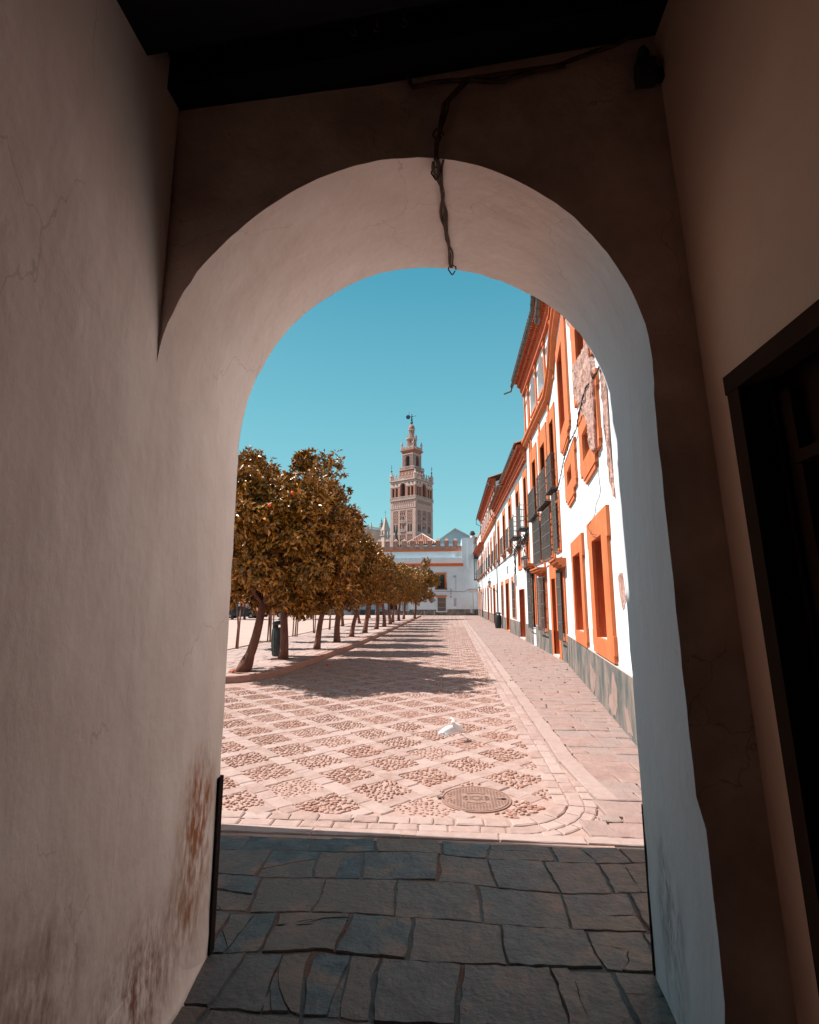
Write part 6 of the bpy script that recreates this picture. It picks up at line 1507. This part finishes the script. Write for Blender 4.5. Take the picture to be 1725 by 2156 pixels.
def car(loc, rot, paint, label, suv=False, s=.72):
    t = thing('parked_car', label, 'car', (0, 0, 0), 'cars parked at the far side of the square')
    L_, Wd = 4.1, 1.72; hr = 1.58 if suv else 1.47; bel = .95 if suv else .88
    prof = [(-L_/2, .32), (-L_/2-.02, .62), (-L_/2+.06, bel-.02), (-L_/2+.30, hr-.10), (-L_/2+.55, hr-.01), (-.2, hr+.02), (.35, hr-.03), (.62, hr-.14), (1.12, bel+.06), (1.75, bel-.08), (2.0, bel-.24), (2.06, .58), (2.02, .30)]
    secs = []; 
    def ring(yk, inset_):
        return [(x*(1-.012*inset_), yk*(1-.0 if z < bel else 1)*(1 if z < bel+.01 else 1-.16*(z-bel)/(hr-bel)), z) for x, z in prof]
    m = MB(); n = len(prof); vs = []
    for yk, ins in ((-Wd/2, 2.2), (-Wd/2*.97, .6), (-Wd/2*.6, 0), (Wd/2*.6, 0), (Wd/2*.97, .6), (Wd/2, 2.2)): vs += ring(yk, ins)
    fs = [(j*n+k, j*n+(k+1) % n, (j+1)*n+(k+1) % n, (j+1)*n+k) for j in range(5) for k in range(n)]
    fs += [tuple(range(n)), tuple(range(5*n, 6*n))]
    m.add(vs, fs); body = m.build('body', paint, t); body.parent = t; smooth_by_angle(body, 35)
    for sd in (-1, 1):
        y = sd*(Wd/2+.004)
        for (pa, pb) in ((((-1.50, bel+.03), (-.42, bel+.03), (-.42, hr-.10), (-1.30, hr-.12))), (((-.36, bel+.03), (.98, bel+.03), (.50, hr-.16), (-.36, hr-.09)))),:
            for quad_ in (pa, pb):
                m = MB(); m.add([(x, y*(1 if z < bel+.05 else 1-.16*(z-bel)/(hr-bel)), z) for x, z in quad_], [(0, 1, 2, 3)]); m.build('side_window', glass_d, t, fix=False)
        for wx in (-1.28, 1.30):
            m = MB(); m.tf = (lambda wx_, sd_: lambda x, yy, z: (wx_+x, sd_*(Wd/2-.12+z), .31+yy))(wx, sd); m.lathe([(.20, .13), (.31, .13), (.325, .10), (.325, -.06), (.20, -.08)], 0, 0, 20); wh = m.build('wheel', tyre_m, t)
            m.v = []; m.f = []; m.mi = []; m.lathe([(.19, .10), (.19, .135), (.05, .15)], 0, 0, 10); m.build('rim', rim_m, wh)
            m = MB(); m.tf = (lambda wx_, sd_: lambda x, yy, z: (wx_+x, sd_*(Wd/2-.02+z), .33+yy))(wx, sd); m.lathe([(.375, .0), (.375, .028), (.36, .03)], 0, 0, 20); m.build('wheel_arch', tyre_m, t)
        m = MB(); m.box(-L_/2-.025, -L_/2+.06, sd*.55-.12, sd*.55+.12, bel-.15, bel+.05); m.build('tail_lamp', car_light, t)
        m = MB(); m.box(1.86, 2.04, sd*.55-.16, sd*.55+.16, bel-.30, bel-.17); m.build('headlight', lamp_glass, t)
        m = MB(); m.box(.72, .86, sd*(Wd/2)-.02*sd if sd > 0 else sd*(Wd/2)-.14, sd*(Wd/2)+.14 if sd > 0 else sd*(Wd/2)+.02, bel+.02, bel+.16); m.build('mirror', paint, t)
    m = MB(); m.add([(.66, -.62, hr-.13), (.66, .62, hr-.13), (1.10, .72, bel+.09), (1.10, -.72, bel+.09)], [(0, 1, 2, 3)]); 
    o = m.build('windscreen', glass_d, t, fix=False); o.location.z = .012; o.location.x = .012
    m = MB(); m.box(-1.9, 1.9, -.7, .7, .18, .34); m.build('underbody', tyre_m, t)
    t.location = loc; t.rotation_euler.z = rot; t.scale = (s,)*3
    return t
car((-18.6, 46.2, ZS), math.radians(4), black_paint, 'black hatchback parked behind the leaning orange trunk', s=.70)
car((-17.2, 50.0, ZS), math.radians(-6), tan_paint, 'tan crossover car parked beyond the black hatchback', True, s=.80)
car((-22.7, 47.6, ZS), math.radians(5), tan_paint, 'tan car mostly hidden at the left behind the black hatchback', True, s=.72)
lp = thing('lamp_post', 'cast-iron lamp post with a wide moulded base beside the tan car', 'lamp post', (-13.55, 41.5, ZS))
m = MB(); m.lathe([(.22, 0), (.22, .12), (.15, .2), (.17, .5), (.10, .62), (.12, .9), (.07, 1.0), (.055, 2.6), (.04, 4.2)], -13.55, 41.5, 12, cz=ZS); m.build('post', bin_m, lp, smooth=True)
m = MB(); m.lathe([(.10, 4.25), (.2, 4.75), (.1, 4.95), (.02, 5.1)], -13.55, 41.5, 6, cz=ZS); m.build('lantern', lamp_glass, lp)
